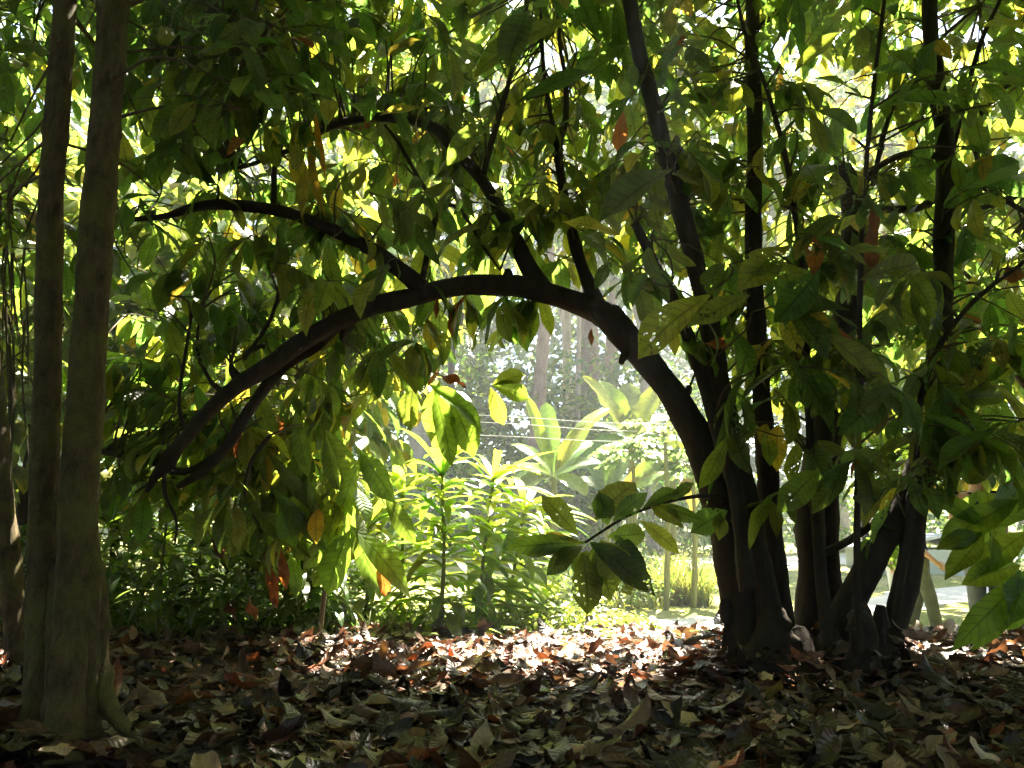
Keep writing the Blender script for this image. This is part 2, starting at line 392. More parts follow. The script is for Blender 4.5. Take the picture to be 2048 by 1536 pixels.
# boughs that stand clear of the leaves in front of them
LINES = [([(1430, 960), (1310, 745), (1215, 645), (1040, 576), (835, 590), (640, 665), (450, 790), (370, 880), (295, 985)], 26, .93, 5.1),
         ([(690, 640), (560, 740), (455, 890), (355, 975)], 14, .8, 5.1),
         ([(835, 570), (650, 455), (470, 410), (400, 408)], 18, .85, 5.0),
         ([(1095, 590), (965, 365), (870, 262), (800, 238), (650, 262)], 18, .8, 5.0),
         ([(1200, 625), (1135, 430), (1115, 285), (1132, 160)], 15, .8, 5.0),
         ([(1420, 700), (1350, 400), (1266, 0)], 22, .75, 4.9), ([(1506, 0), (1506, 480), (1520, 800)], 20, .6, 5.2), ([(1886, 520), (1882, 300), (1860, 0)], 24, .75, 5.0),
         ([(60, 500), (125, 0)], 60, 1, 4.0), ([(160, 1000), (190, 500), (235, 0)], 60, 1, 4.0)]
# ------------------------------------------------------------------ sprigs (a twig with its leaves)
class Crown:
    """collects leaf parameters and twigs, then writes them to one mesh"""
    def __init__(s): s.b = []; s.T = []; s.N = []; s.L = []; s.tw = []
    def sprig(s, p, d, length=.45, n=7, L=.27, hang=.55):
        d = unit(d); p = np.asarray(p, float)
        q1 = p + d * length * .5 + np.array([0, 0, -.03]); q2 = p + d * length + np.array([0, 0, -.16 * length / .45 * hang])
        s.tw.append(([p, q1, q2], [.005, .0038, .0022]))
        side = unit(np.cross(d, [0, 0, 1.0])) if abs(d[2]) < .95 else np.array([1.0, 0, 0])
        for i in range(n):
            t = .2 + .8 * i / max(1, n - 1)
            pos = (1 - t) ** 2 * p + 2 * t * (1 - t) * q1 + t * t * q2
            sg = 1 if i % 2 else -1
            if i == n - 1: T = d * .9 + side * R.normal() * .25
            else: T = d * R.uniform(.25, .8) + side * sg * R.uniform(.55, 1.0)
            T = unit(T) + np.array([0, 0, -1.0]) * hang * R.uniform(.35, 1.6)
            N = np.array([0, 0, 1.0]) + unit(T) * .4 + R.normal(size=3) * .35
            s.b.append(pos); s.T.append(T); s.N.append(N); s.L.append(L * R.uniform(.62, 1.2) * (0.8 if i < 2 else 1))
    def flush(s, p, n=6, L=.27):
        """whorl of hanging leaves at a branch tip"""
        a0 = R.uniform(0, 6)
        for i in range(n):
            a = a0 + i * 6.283 / n + R.normal() * .25
            T = np.array([math.cos(a), math.sin(a), -R.uniform(.3, 1.8)])
            s.b.append(np.asarray(p) + R.normal(size=3) * .015); s.T.append(T)
            s.N.append(np.array([math.cos(a) * .4, math.sin(a) * .4, 1.0]) + R.normal(size=3) * .3); s.L.append(L * R.uniform(.7, 1.2))
    def write(s, g, w=GW_NEAR, seg=7, half=1, cull=True, ratio=.37, mat_leaf=0, mat_twig=1, shape='cocoa', wave=.06, skeleton=None, link=1.6, col=None, tear=0.0):
        b = np.array(s.b); T = unit(np.array(s.T)); N = np.array(s.N); L = np.array(s.L)
        keep = np.ones(len(b), bool)
        if cull:
            for k in (.12, .55, 1.0):
                px, py, z = proj(b + T * L[:, None] * k)
                for poly in OPEN: keep &= ~(inpoly(px, py, poly) & (z > 0))
            for line, hw, prob, zm in LINES:
                drop = np.zeros(len(b), bool)
                for k in (.05, .35, .65, .95):
                    px, py, z = proj(b + T * L[:, None] * k)
                    drop |= (linedist(px, py, line) < hw) & (z > 0) & (z < zm)
                keep &= ~(drop & (R.random(len(b)) < prob))
        keep &= (b[:, 2] + T[:, 2] * L) > gz(b[:, 0], b[:, 1]) + .03
        keep &= ~((np.linalg.norm(b - CAM, axis=1) < 2.3))
        b, T, N, L = b[keep], T[keep], N[keep], L[keep]; n = len(b)
        c = greens(n, w) if col is None else col(n)
        leaves(g, b, T, N, L, L * ratio * R.uniform(.85, 1.2, n), R.uniform(.1, 1.35, n), R.uniform(-.15, .55, n), c, seg, half, shape, wave, mat_leaf, twist=R.normal(size=n) * .35, tear=tear)
        for pts, r in s.tw:
            pts = [np.asarray(q) for q in pts]
            if cull:
                px, py, z = proj(np.array(pts))
                if any((inpoly(px, py, poly) & (z > 0)).any() for poly in OPEN): continue
            if np.linalg.norm(pts[0] - CAM) < 2.3: continue
            if skeleton is not None:
                dd = np.linalg.norm(skeleton - pts[0] + np.array([0, 0, 0.15]), axis=1); j = int(dd.argmin())
                if .05 < dd[j] < link:
                    m_ = (skeleton[j] + pts[0]) / 2 + np.array([R.normal() * .05, R.normal() * .05, .06])
                    ok = True
                    if cull:
                        px, py, z = proj(np.array([skeleton[j], m_])); ok = not any(inpoly(px, py, OPEN[0]).any() for _ in (0,))
                    if ok: tube(g, [skeleton[j], m_, pts[0]], [.009, .0065, .005], 5, 7, mat_twig, rough=0)
            tube(g, pts, r, 4, 5, mat_twig, rough=0)

def rdir(up=.1):
    a = R.uniform(0, 6.283); return np.array([math.cos(a), math.sin(a), R.normal() * .35 + up])

def fill_px(cr, x0, y0, x1, y1, d0, d1, n, L=.27, hang=.85, nl=7, length=.42):
    for _ in range(n):
        p = P(R.uniform(x0, x1), R.uniform(y0, y1), R.uniform(d0, d1)); cr.sprig(p, rdir(), length * R.uniform(.6, 1.3), int(R.integers(nl - 2, nl + 2)), L, hang)

def fill_box(cr, x0, x1, y0, y1, z0, z1, n, L=.28, hang=.6):
    for _ in range(n):
        cr.sprig([R.uniform(x0, x1), R.uniform(y0, y1), R.uniform(z0, z1)], rdir(), .45, 8, L, hang)

def PP(pts, d):
    """pixel polyline -> world polyline, depth constant or per point"""
    d = np.broadcast_to(np.asarray(d, float), (len(pts),))
    return np.array([P(x, y, k) for (x, y), k in zip(pts, d)])
def wpx(w, d): return np.asarray(w, float) * np.asarray(d, float) / F / 2

# ================================================================== the big many-stemmed cocoa tree with the arch
root_c = P(1620, 1310, 5.0); root_c[2] = gz(root_c[0], root_c[1])
main = thing("cocoa_tree", "large dark cocoa tree with many stems and a trunk arching over the clearing", "tree", root_c)
SK = []   # skeleton points
def limb(name, pts, d, w, sides=12, parent=main, m='bark', knots=2, rough=.05, label=None, sk=SK):
    pw = PP(pts, d); rad = wpx(w, np.broadcast_to(np.asarray(d, float), (len(pts),)))
    g = Geo()
    if len(pts) > 4 and rad.max() > .02:
        pw = pw + R.normal(size=pw.shape) * np.minimum(rad, .06)[:, None] * np.array([.2, .2, .2])
    c = tube(g, pw, rad, sides, (len(pts) - 1) * 12 + 1, rough=rough, knots=knots * 2, micro=.012 if rad.max() > .03 else 0)
    o = g.build(name, M[m], parent)
    if label: o["label"] = label
    sk.append(c); return o
arch = [(1530, 1330), (1500, 1240), (1462, 1110), (1430, 960), (1385, 850), (1310, 745), (1215, 645), (1140, 600), (1040, 576), (930, 574), (835, 590), (730, 622), (640, 665), (540, 722), (450, 790), (370, 880), (320, 940), (295, 985)]
aw = [92, 84, 76, 70, 63, 56, 53, 50, 45, 43, 43, 40, 37, 34, 31, 26, 18, 9]
ad = [4.95, 4.95, 4.95, 4.95, 4.95, 4.95, 4.95, 4.95, 4.95, 4.95, 4.95, 4.9, 4.85, 4.8, 4.75, 4.7, 4.7, 4.7]
aw = list(np.array(aw) * R.uniform(.92, 1.10, len(aw)))
limb("arching_trunk", arch, ad, aw, 20, knots=5, label="thick dark trunk arching leftwards over the clearing")
limb("branch", [(372, 875), (345, 930), (300, 965), (270, 985)], 4.7, [12, 10, 8, 4], 8)
limb("branch", [(330, 925), (330, 985), (352, 1040), (350, 1090)], 4.7, [10, 8, 6, 4], 8)
limb("branch", [(455, 790), (420, 760), (395, 700), (400, 620)], 4.75, [12, 9, 7, 5], 8)
limb("branch", [(540, 870), (500, 930), (490, 1000), (520, 1050)], 5.0, [10, 8, 6, 4], 8)
limb("branch", [(690, 640), (640, 690), (560, 740), (500, 820), (455, 890), (400, 940), (355, 975)], [4.9, 4.95, 5.0, 5.0, 5, 5, 5], [20, 24, 24, 25, 22, 20, 12])
limb("branch", [(130, 890), (210, 905), (300, 922), (370, 945), (440, 905)], [5.0, 5.0, 5.0, 5.0, 5.0], [10, 12, 14, 15, 10])
limb("branch", [(848, 585), (810, 548), (740, 500), (650, 455), (560, 424), (470, 410), (400, 408), (330, 430), (240, 440)], [4.95, 4.9, 4.85, 4.8, 4.75, 4.7, 4.7, 4.7, 4.7], [44, 36, 30, 27, 26, 24, 20, 14, 9])
limb("branch", [(548, 425), (548, 360), (552, 300)], 4.75, [14, 12, 8])
limb("branch", [(842, 575), (858, 500), (872, 420), (838, 360), (800, 290), (770, 250)], [4.95, 4.9, 4.85, 4.8, 4.8, 4.8], [15, 12, 11, 9, 8, 5])
limb("branch", [(872, 420), (905, 411), (935, 440), (965, 490), (1000, 540)], 4.85, [9, 9, 8, 6, 4])
limb("branch", [(1095, 590), (1060, 530), (1015, 440), (965, 365), (915, 305), (870, 262), (800, 238), (720, 240), (650, 262), (560, 310), (470, 340)], [4.95, 4.95, 4.9, 4.85, 4.8, 4.8, 4.8, 4.8, 4.85, 4.9, 4.9], [48, 36, 30, 27, 25, 24, 24, 17, 13, 11, 8])
limb("branch", [(968, 350), (985, 280), (1010, 190), (1035, 90), (1065, -40)], 4.7, [14, 13, 12, 11, 9])
limb("branch", [(1200, 625), (1165, 540), (1135, 430), (1120, 330), (1115, 285)], [4.95, 4.95, 4.9, 4.85, 4.85], [42, 28, 22, 20, 20])
limb("branch", [(1115, 290), (1100, 220), (1088, 140), (1082, 60), (1080, -30)], 4.85, [13, 11, 9, 8, 6])
limb("branch", [(1115, 290), (1132, 240), (1132, 160), (1120, 80), (1118, -40)], 4.85, [15, 13, 11, 9, 7])
limb("branch", [(530, 690), (500, 700), (490, 715), (540, 640), (560, 560), (555, 480)], 4.8, [9, 9, 9, 8, 7, 5], knots=0)
limb("branch", [(365, 850), (358, 800), (372, 700), (385, 620)], 4.72, [8, 7, 7, 5], knots=0)
# stems
limb("stem", [(1556, 1340), (1530, 1180), (1497, 1000), (1440, 780), (1398, 600), (1350, 400), (1302, 200), (1266, 50), (1240, -120)], [4.8, 4.8, 4.8, 4.8, 4.75, 4.7, 4.7, 4.65, 4.6], [50, 48, 46, 44, 41, 38, 35, 33, 30], 14, knots=4)
limb("stem", [(1500, 1180), (1470, 1000), (1440, 870), (1400, 730), (1350, 610), (1300, 505), (1272, 448)], [4.65, 4.65, 4.65, 4.7, 4.7, 4.75, 4.75], [34, 32, 28, 26, 25, 24, 18], 12, label="lean stem snapped off at its top")
limb("stem", [(1575, 1330), (1556, 1150), (1532, 900), (1515, 700), (1506, 480), (1503, 250), (1506, 80), (1512, -120)], 5.15, [46, 44, 40, 38, 35, 33, 31, 28], 14, knots=4)
limb("stem", [(1600, 1330), (1612, 1180), (1622, 1000), (1650, 800), (1690, 640), (1705, 480), (1700, 380), (1688, 330)], [5.3, 5.3, 5.3, 5.3, 5.25, 5.2, 5.2, 5.2], [58, 56, 54, 54, 54, 52, 46, 28], 14, knots=4)
limb("stem", [(1660, 1300), (1640, 1120), (1628, 960), (1616, 780), (1604, 560), (1580, 360), (1540, 200), (1490, 60), (1460, -80)], 4.55, [26, 22, 18, 15, 13, 12, 10, 9, 8], 10)
limb("stem", [(1718, 1310), (1712, 1120), (1716, 950), (1718, 700), (1722, 480), (1740, 240), (1768, 0), (1780, -120)], 4.45, [15, 14, 13, 12, 11, 10, 9, 8], 8, label="slim straight shoot catching the light")
limb("stem", [(1650, 1340), (1690, 1235), (1755, 1110), (1810, 1000), (1850, 880), (1876, 700), (1886, 520), (1882, 300), (1864, 80), (1856, -120)], [5.0, 5.0, 5.0, 5.0, 5.0, 5.0, 4.95, 4.9, 4.85, 4.8], [56, 54, 52, 50, 46, 43, 41, 38, 34, 30], 14, knots=4)
limb("stem", [(1745, 1350), (1790, 1280), (1818, 1140), (1842, 1000), (1868, 860), (1872, 760)], [4.85, 4.85, 4.9, 4.9, 4.95, 5.0], [46, 46, 46, 44, 40, 24], 14)
limb("stem", [(1700, 1300), (1655, 1160), (1660, 1000), (1680, 860), (1712, 700)], 5.35, [46, 42, 40, 36, 26], 12)
limb("stem", [(1790, 1240), (1815, 1080), (1836, 900), (1842, 800), (1880, 690), (1950, 600), (2060, 515)], [4.55, 4.5, 4.45, 4.4, 4.35, 4.3, 4.2], [16, 15, 14, 13, 12, 10, 7], 8, knots=1)
limb("branch", [(1700, 420), (1725, 370), (1760, 330), (1820, 306), (1890, 318), (1950, 365), (2060, 430)], [5.2, 5.1, 5, 4.95, 4.9, 4.9, 4.9], [20, 16, 14, 14, 14, 13, 10])
limb("branch", [(1885, 560), (1915, 420), (1955, 330), (1945, 270), (1990, 190), (2060, 150)], [4.95, 4.9, 4.8, 4.8, 4.8, 4.8], [14, 13, 12, 11, 10, 8])
limb("branch", [(1880, 400), (1920, 240), (1960, 90), (2020, -40)], [4.95, 4.9, 4.8, 4.7], [12, 11, 10, 8])
limb("branch", [(1745, 370), (1770, 260), (1800, 190), (1880, 80), (1960, 10)], 4.9, [12, 10, 9, 8, 6])
limb("branch", [(1760, 420), (1830, 415), (1880, 400), (1960, 415), (2060, 380)], [5.2, 5.1, 4.95, 5.0, 5.0], [16, 16, 14, 12, 9])
limb("branch", [(1512, 60), (1545, 30), (1600, -20), (1680, -60)], 5.1, [12, 11, 10, 9])
limb("branch", [(1640, 1110), (1700, 1080), (1740, 1052), (1775, 1020)], [5.0, 5, 5, 5], [18, 16, 14, 12])
limb("branch", [(1460, 990), (1400, 992), (1330, 1005), (1250, 1035), (1170, 1085)], [4.7, 4.5, 4.4, 4.3, 4.25], [9, 8, 7, 6, 5], 7, knots=0, label="thin low twig reaching across the opening")
for pts in ([(700, 640), (688, 668), (684, 682)], [(1262, 690), (1246, 716), (1243, 728)], [(480, 762), (466, 742), (462, 728)], [(1010, 570), (1016, 548), (1014, 538)], [(1345, 800), (1372, 786), (1380, 772)]):
    limb("broken_stub", pts, 4.93, [26, 17, 9], 12, knots=2, rough=.12)
# overhead limbs that carry the added, unseen roof of leaves
for pts in ([(1240, -120), (1150, -500), (1000, -1000)], [(1512, -120), (1520, -600), (1500, -1200)], [(1856, -120), (1900, -500), (2050, -1000)], [(1065, -40), (1000, -350), (850, -800)]):
    limb("branch", pts, [4.7, 4.3, 3.6], [26, 20, 14], 10)
# stump: clustered boles and cut stubs
g = Geo()
for (px, py, h, w, d) in [(1500, 1200, 1345, 74, 4.95), (1545, 1230, 1350, 90, 4.75), (1600, 1282, 1355, 120, 4.85), (1665, 1286, 1360, 110, 4.8), (1725, 1225, 1365, 74, 4.6), (1760, 1270, 1365, 60, 4.75), (1460, 1200, 1330, 30, 4.95)]:
    tube(g, PP([(px + 6, h + 12), (px, (py + h) / 2 + 20), (px - 2, py), (px - 2 + R.normal() * 8, py - 30)], d), wpx([w * 1.12, w * .86, w * .52, w * .10], d), 26, 40, rough=.13, knots=9, micro=.03)
g.build("stump", M['bark'], main)
for (pts, d, w) in [([(1455, 1245), (1452, 1215), (1450, 1196)], 4.9, [26, 24, 22]), ([(1720, 1262), (1718, 1235), (1716, 1222)], 4.5, [44, 42, 36]), ([(1765, 1255), (1762, 1225), (1762, 1210)], 4.65, [24, 22, 22])]:
    g = Geo(); tube(g, PP(pts, d), wpx(np.array(w) * [1.1, .9, .6], d), 18, 18, rough=.12, micro=.04, knots=4); g.build("cut_stub", M['bark'], main)
SKP = np.concatenate(SK)

# main crown
cr = Crown(); LM = .34
fill_px(cr, 240, -150, 2048, 180, 4.3, 6.0, 105, LM)
fill_px(cr, 240, 150, 1000, 420, 4.4, 5.8, 50, LM)
fill_px(cr, 240, 400, 850, 640, 4.5, 6.0, 50, LM)
fill_px(cr, 230, 600, 620, 880, 4.9, 6.2, 44, LM, hang=.9); fill_px(cr, 240, 860, 520, 980, 5.0, 6.2, 16, LM, hang=1.0)
fill_px(cr, 900, 150, 1320, 430, 4.4, 6.0, 42, LM)
fill_px(cr, 980, 400, 1300, 520, 4.6, 5.6, 10, LM)
fill_px(cr, 1250, 120, 2060, 480, 4.0, 5.8, 80, LM)
fill_px(cr, 1280, 450, 2060, 700, 4.0, 5.8, 64, LM)
fill_px(cr, 1480, 680, 2060, 900, 4.0, 5.6, 44, LM)
fill_px(cr, 1560, 880, 2060, 1000, 4.0, 5.2, 12, LM)
fill_px(cr, 560, 560, 760, 760, 4.8, 5.8, 14, LM)
for (x, y) in [(930, 590), (1000, 600), (1040, 640), (1075, 590), (860, 640), (900, 700), (830, 690), (760, 700), (790, 740), (1010, 590), (1050, 600)]:
    cr.flush(P(x, y, R.uniform(4.8, 5.3)), 6, .36)
roof = Crown()  # leaves above the view, added to shade the foreground
fill_box(roof, -.5, 7.5, -3, 5.2, 4.8, 7.0, 1050, .38); fill_box(roof, -.5, 7, 5.2, 6.4, 5.3, 7.2, 190, .36)
g = Geo(); cr.write(g, skeleton=SKP, ratio=.385, half=2, tear=.14); roof.write(g, seg=4, ratio=.42); g.build("foliage", [M['leaf'], M['twig']], main)
cr = Crown()
fill_px(cr, 700, -160, 1500, 300, 6.0, 6.7, 84, .37); fill_px(cr, 1450, -160, 2060, 620, 6.2, 7.6, 100, .37)
fill_px(cr, 760, 280, 1420, 540, 5.9, 6.5, 30, .37); fill_px(cr, 240, -160, 650, 250, 6.0, 6.7, 32, .37)
g = Geo(); cr.write(g, skeleton=SKP, ratio=.41, w=GW_FAR, seg=6, link=2.2); o = g.build("foliage", [M['leaf_back'], M['twig']], main); o["label"] = "sunlit rear leaves of the crown"

def spray(name, parent, pts, d, n, L, hang, label=None, w=GW_NEAR, m='leaf', cull=False, seg=10, half=2, ratio=.4, tipn=5):
    """one separately visible leafy twig"""
    pw = PP(pts, d); c = spline(pw, 24); g = Geo()
    tube(g, pw, np.linspace(.007, .003, len(pw)), 6, 20, 1, rough=0)
    b, T, N, Ls = [], [], [], []
    for i in range(n):
        t = .3 + .7 * i / max(1, n - 1); j = min(22, int(t * 23)); dd = unit(c[min(23, j + 1)] - c[max(0, j - 1)])
        side = unit(np.cross(dd, [0, 0.3, 1.0])); sg = 1 if i % 2 else -1
        b.append(c[j]); T.append(unit(dd * .5 + side * sg * R.uniform(.5, 1)) + np.array([0, 0, -hang * R.uniform(.3, 1.5)]))
        N.append(np.array([0, -.5, 1.0]) + R.normal(size=3) * .4); Ls.append(L * R.uniform(.75, 1.15))
    for i in range(tipn):
        a = i * 6.283 / tipn + R.uniform(0, .5)
        b.append(c[-1]); T.append(np.array([math.cos(a), .6 * math.sin(a), -hang * R.uniform(.2, 1.6)])); N.append(np.array([0, -.5, 1.0]) + R.normal(size=3) * .4); Ls.append(L * R.uniform(.8, 1.2))
    n = len(b); Ls = np.array(Ls)
    leaves(g, b, np.array(T), np.array(N), Ls, Ls * ratio, R.uniform(.1, .9, n), R.uniform(-.05, .35, n), greens(n, w), seg, half, 'cocoa', .07, 0, twist=R.normal(size=n) * .25)
    o = g.build(name, [M[m], M['twig']], parent)
    if label: o["label"] = label
    return o
def leaf_set(name, parent, items, L0, m='leaf', col=None, label=None, seg=10, half=2, ratio=.42, shape='cocoa', wave=.07):
    """leaves given as (base px, tip px, depth, width px, tilt towards viewer)"""
    g = Geo()
    for (bx, by, tx, ty, d, wp, tilt) in items:
        b = P(bx, by, d); e = P(tx, ty, d - tilt * .1); T = e - b; L = np.linalg.norm(T)
        N = np.array([0, -1.0, .45]) + np.array([R.normal() * .2, 0, R.normal() * .2])
        W = wp * d / F
        c = greens(1) if col is None else pal(1, [col], [1], .1)
        leaves(g, [b - np.array([0, 0, 0.0])], T, N, L * 1.03, W, R.uniform(.25, .95), R.uniform(.05, .5), c, seg, half, shape, wave, 0, twist=R.normal() * .35, tear=.12)
    o = g.build(name, [M[m], M['twig']], parent)
    if label: o["label"] = label
    return o
# the low twig's big hanging leaves in front of the opening
leaf_set("foliage", main, [
    (1170, 1085, 1012, 1090, 4.25, 46, 1), (1155, 1070, 1085, 985, 4.3, 52, 0), (1160, 1085, 1060, 1062, 4.2, 26, -1), (1150, 1090, 1098, 1145, 4.25, 44, 1),
    (1165, 1105, 1185, 1225, 4.2, 62, 1), (1175, 1100, 1150, 1150, 4.3, 40, 0), (1180, 1085, 1312, 1175, 4.15, 66, 2), (1200, 1080, 1262, 1185, 4.2, 80, 1),
    (1215, 1072, 1298, 1070, 4.3, 50, 0), (1190, 1040, 1268, 950, 4.35, 78, 0), (1225, 1042, 1290, 985, 4.3, 40, 1), (1285, 1018, 1365, 965, 4.3, 36, 0), (1345, 1000, 1375, 962, 4.35, 30, 1),
    (1300, 1012, 1365, 1050, 4.35, 40, 1), (1280, 1040, 1365, 1100, 4.3, 34, 1), (1165, 1092, 1110, 1120, 4.2, 40, 1), (1190, 1092, 1225, 1200, 4.25, 60, 0), (1205, 1085, 1300, 1140, 4.3, 56, 1), (1230, 1070, 1290, 1160, 4.25, 60, 1), (1215, 1050, 1200, 985, 4.35, 50, 0), (1160, 1095, 1050, 1100, 4.25, 34, 0), (1185, 1095, 1190, 1190, 4.3, 50, 1), (1320, 1008, 1400, 1040, 4.35, 34, 1)], .3, label="spray of big dark leaves on a low twig across the opening")
leaf_set("foliage", main, [(1455, 1020, 1382, 1060, 4.5, 56, 0), (1440, 1025, 1440, 1075, 4.5, 34, 1), (1455, 870, 1408, 985, 4.4, 40, 0), (1500, 690, 1400, 1000, 4.4, 20, 0)], .3)
# big dark leaves close in front of the stems and in the top middle
leaf_set("foliage", main, [
    (1420, 590, 1262, 690, 3.9, 92, 0), (1345, 338, 1195, 420, 4.0, 90, 0), (1240, 470, 1130, 430, 4.2, 60, 0), (1135, 40, 930, 110, 3.8, 80, 0), (1060, 20, 1000, 120, 3.8, 90, 1),
    (1000, 240, 880, 305, 3.9, 64, 0), (1030, 210, 1180, 110, 3.9, 50, 1), (1940, 215, 1780, 175, 4.0, 60, 0), (1690, 60, 1590, 130, 4.1, 50, 0), (1580, 490, 1480, 560, 4.0, 80, 1),
    (1600, 500, 1690, 400, 4.0, 50, 0), (1600, 560, 1500, 520, 3.9, 70, 0), (1640, 540, 1560, 640, 3.9, 76, 0), (1500, 590, 1380, 640, 3.9, 56, 1)], .34, label="broad dark leaves close to the viewer in front of the stems")
leaf_set("foliage", main, [
    (1720, 560, 1880, 500, 4.2, 60, 0), (1760, 600, 1870, 640, 4.2, 50, 0), (1640, 660, 1800, 770, 4.1, 60, 1), (1560, 700, 1710, 850, 4.1, 56, 1), (1780, 780, 1690, 860, 4.1, 70, 1), (1700, 900, 1810, 960, 4.1, 74, 1),
    (1640, 940, 1560, 1010, 4.2, 60, 1), (1700, 620, 1560, 600, 4.0, 60, 0), (1860, 540, 1900, 700, 4.1, 60, 0), (1820, 570, 1880, 690, 4.2, 50, 0), (1620, 820, 1700, 740, 4.2, 50, 0)], .34)
leaf_set("foliage", main, [
    (2040, 1000, 1880, 1070, 4.5, 66, 0), (1965, 1065, 1880, 1095, 4.5, 44, 0), (1968, 1068, 1902, 1150, 4.5, 52, 1), (1970, 1060, 1860, 960, 4.55, 54, 0), (1972, 1058, 1990, 960, 4.6, 60, -1), (1975, 1060, 2060, 960, 4.55, 80, -1), (1985, 1068, 1990, 1130, 4.45, 30, 1),
    (2055, 1150, 1915, 1285, 4.4, 58, 1), (2050, 1140, 1955, 1300, 4.5, 50, 0), (2040, 1130, 1945, 1150, 4.5, 60, 1), (2040, 1140, 2030, 1250, 4.4, 70, 1), (2060, 1180, 2000, 1260, 4.5, 60, 0), (2060, 1060, 1945, 1140, 4.5, 60, 1)], .34, m='leaf_back', col=(.08, .14, .015), label="sunlit fresh green leaves hanging low on the outer right twig")
leaf_set("foliage", main, [(1890, 820, 1990, 930, 4.5, 60, 1), (1880, 800, 2040, 780, 4.5, 50, 0), (1850, 860, 1960, 780, 4.5, 60, 0), (1920, 300, 2030, 290, 4.3, 66, -1), (1920, 380, 2050, 300, 4.2, 80, 0), (2060, 90, 1980, 70, 4.0, 50, 0), (2060, 160, 1950, 110, 4.0, 50, 0)], .34, m='leaf_back', col=(.07, .125, .02))
for (bx, by, tx, ty, d, wp) in [(1745, 410, 1745, 560, 4.5, 40), (875, 590, 872, 640, 4.9, 12), (1182, 655, 1182, 690, 4.85, 12), (1370, 70, 1350, 110, 4.8, 20), (1400, 690, 1470, 680, 4.4, 24), (750, 240, 715, 255, 4.75, 30), (860, 745, 935, 765, 5.0, 26), (1860, 830, 1925, 870, 4.4, 36), (2010, 560, 2048, 530, 4.3, 44)]:
    leaf_set("dead_leaf", main, [(bx, by, tx, ty, d, wp, 0)], .2, m='dead', col=(.17, .070, .022), wave=.35)

# ================================================================== twin-trunk mossy tree on the left
rl = P(130, 1490, 3.15); rl[2] = gz(rl[0], rl[1])
left = thing("shade_tree", "mossy brown tree with twin trunks and spreading root buttresses at the left", "tree", rl)
SL = []
def flt(k, amp, ph): return lambda a, t: 1 + amp * np.cos(k * a + ph + 1.5 * t) * (1 - t) ** 2
gA = Geo()
c = tube(gA, PP([(78, 1520), (84, 1420), (84, 1250), (88, 1000), (96, 700), (102, 400), (118, 180), (130, 0), (145, -300), (160, -800)], 3.2), wpx([82, 64, 56, 54, 51, 49, 48, 48, 45, 42], 3.2), 40, 320, rough=.025, knots=9, micro=.009); SL.append(c)
gA.build("trunk", M['bark_moss'], left)
gB = Geo()
c = tube(gB, PP([(140, 1520), (146, 1430), (152, 1300), (156, 1150), (158, 1000), (174, 750), (191, 500), (206, 300), (220, 120), (228, 0), (255, -300), (300, -800)], 3.12), wpx([112, 98, 86, 82, 75, 70, 68, 65, 62, 60, 55, 48], 3.12), 44, 340, rough=.025, knots=10, micro=.009, flute=flt(4, .14, .4)); SL.append(c)
gB.build("trunk", M['bark_moss'], left)
gR = Geo()
for pts, d, w in [([(172, 1000), (196, 1180), (196, 1300), (214, 1400), (248, 1455), (300, 1500)], [3.15, 3.15, 3.15, 3.13, 3.1, 3.08], [10, 40, 42, 38, 30, 14]),
                  ([(152, 1050), (144, 1230), (134, 1400), (124, 1530)], [3.14, 3.08, 3.02, 2.95], [20, 60, 72, 84]),
                  ([(88, 1080), (84, 1300), (66, 1430), (30, 1520)], [3.2, 3.16, 3.1, 3.0], [20, 48, 52, 36]),
                  ([(112, 1100), (113, 1330), (106, 1525)], [3.2, 3.12, 3.0], [20, 50, 60])]:
    tube(gR, PP(pts, d), wpx(np.array(w) * .85, d), 30, 120, rough=.07, knots=8, micro=.014)
gR.build("root_buttress", M['bark_moss'], left)
g = Geo(); tube(g, PP([(122, 88), (122, 78)], 3.1), wpx([16, 12], 3.1), 10, 4, rough=.2); g.build("knot", M['bark_moss'], left)
g = Geo(); tube(g, PP([(234, 158), (228, 148)], 3.03), wpx([20, 15], 3.03), 10, 4, rough=.2)
g.build("knot", M['bark_moss'], left)
cl = Crown()
fill_px(cl, 260, -120, 640, 60, 3.2, 4.2, 26, L=.24)
fill_px(cl, 400, 30, 590, 230, 3.3, 4.0, 32, L=.24, hang=.9)
fill_px(cl, 380, 20, 560, 150, 3.3, 4.0, 8, L=.24, hang=.7)
fill_px(cl, -60, -100, 260, 60, 3.4, 4.6, 14, L=.25)
fill_px(cl, -40, 0, 70, 500, 4.0, 5.4, 26, L=.26)
fill_px(cl, 250, 100, 420, 420, 3.8, 4.8, 10, L=.27)
roof = Crown(); fill_box(roof, -6.5, -.5, -3, 5.2, 4.6, 6.8, 850, .38); fill_box(roof, -6, -.5, 5.2, 6.2, 5.2, 7, 130, .36)  # unseen overhead leaves, added to keep light off the litter and trunks
for (x, y) in [(600, 240), (640, 250)]: cl.flush(P(x, y, 3.8), 5, .24)
g = Geo(); 
for pts, d, w in [([(228, 20), (330, -10), (450, 30), (520, 110)], [3.1, 3.3, 3.5, 3.6], [14, 11, 8, 5]), ([(250, -250), (400, -260), (560, -100), (640, 0)], [3.1, 3.3, 3.6, 3.8], [26, 20, 12, 8]), ([(150, -400), (0, -500), (-300, -600)], [3.2, 3.5, 4], [26, 20, 14])]:
    SL.append(tube(g, PP(pts, d), wpx(w, d), 8, 24, 1))
cl.write(g, skeleton=np.concatenate(SL), w=[5, 3, 5, 1, .15, .1]); roof.write(g, seg=4, ratio=.42)
n = 4600; b = np.stack([R.uniform(-8, 9, n), R.uniform(-8, 5.4, n), R.uniform(7.0, 9.8, n)], 1); th = R.uniform(0, 6.28, n)  # higher leaf layer out of view, added to close the canopy against light
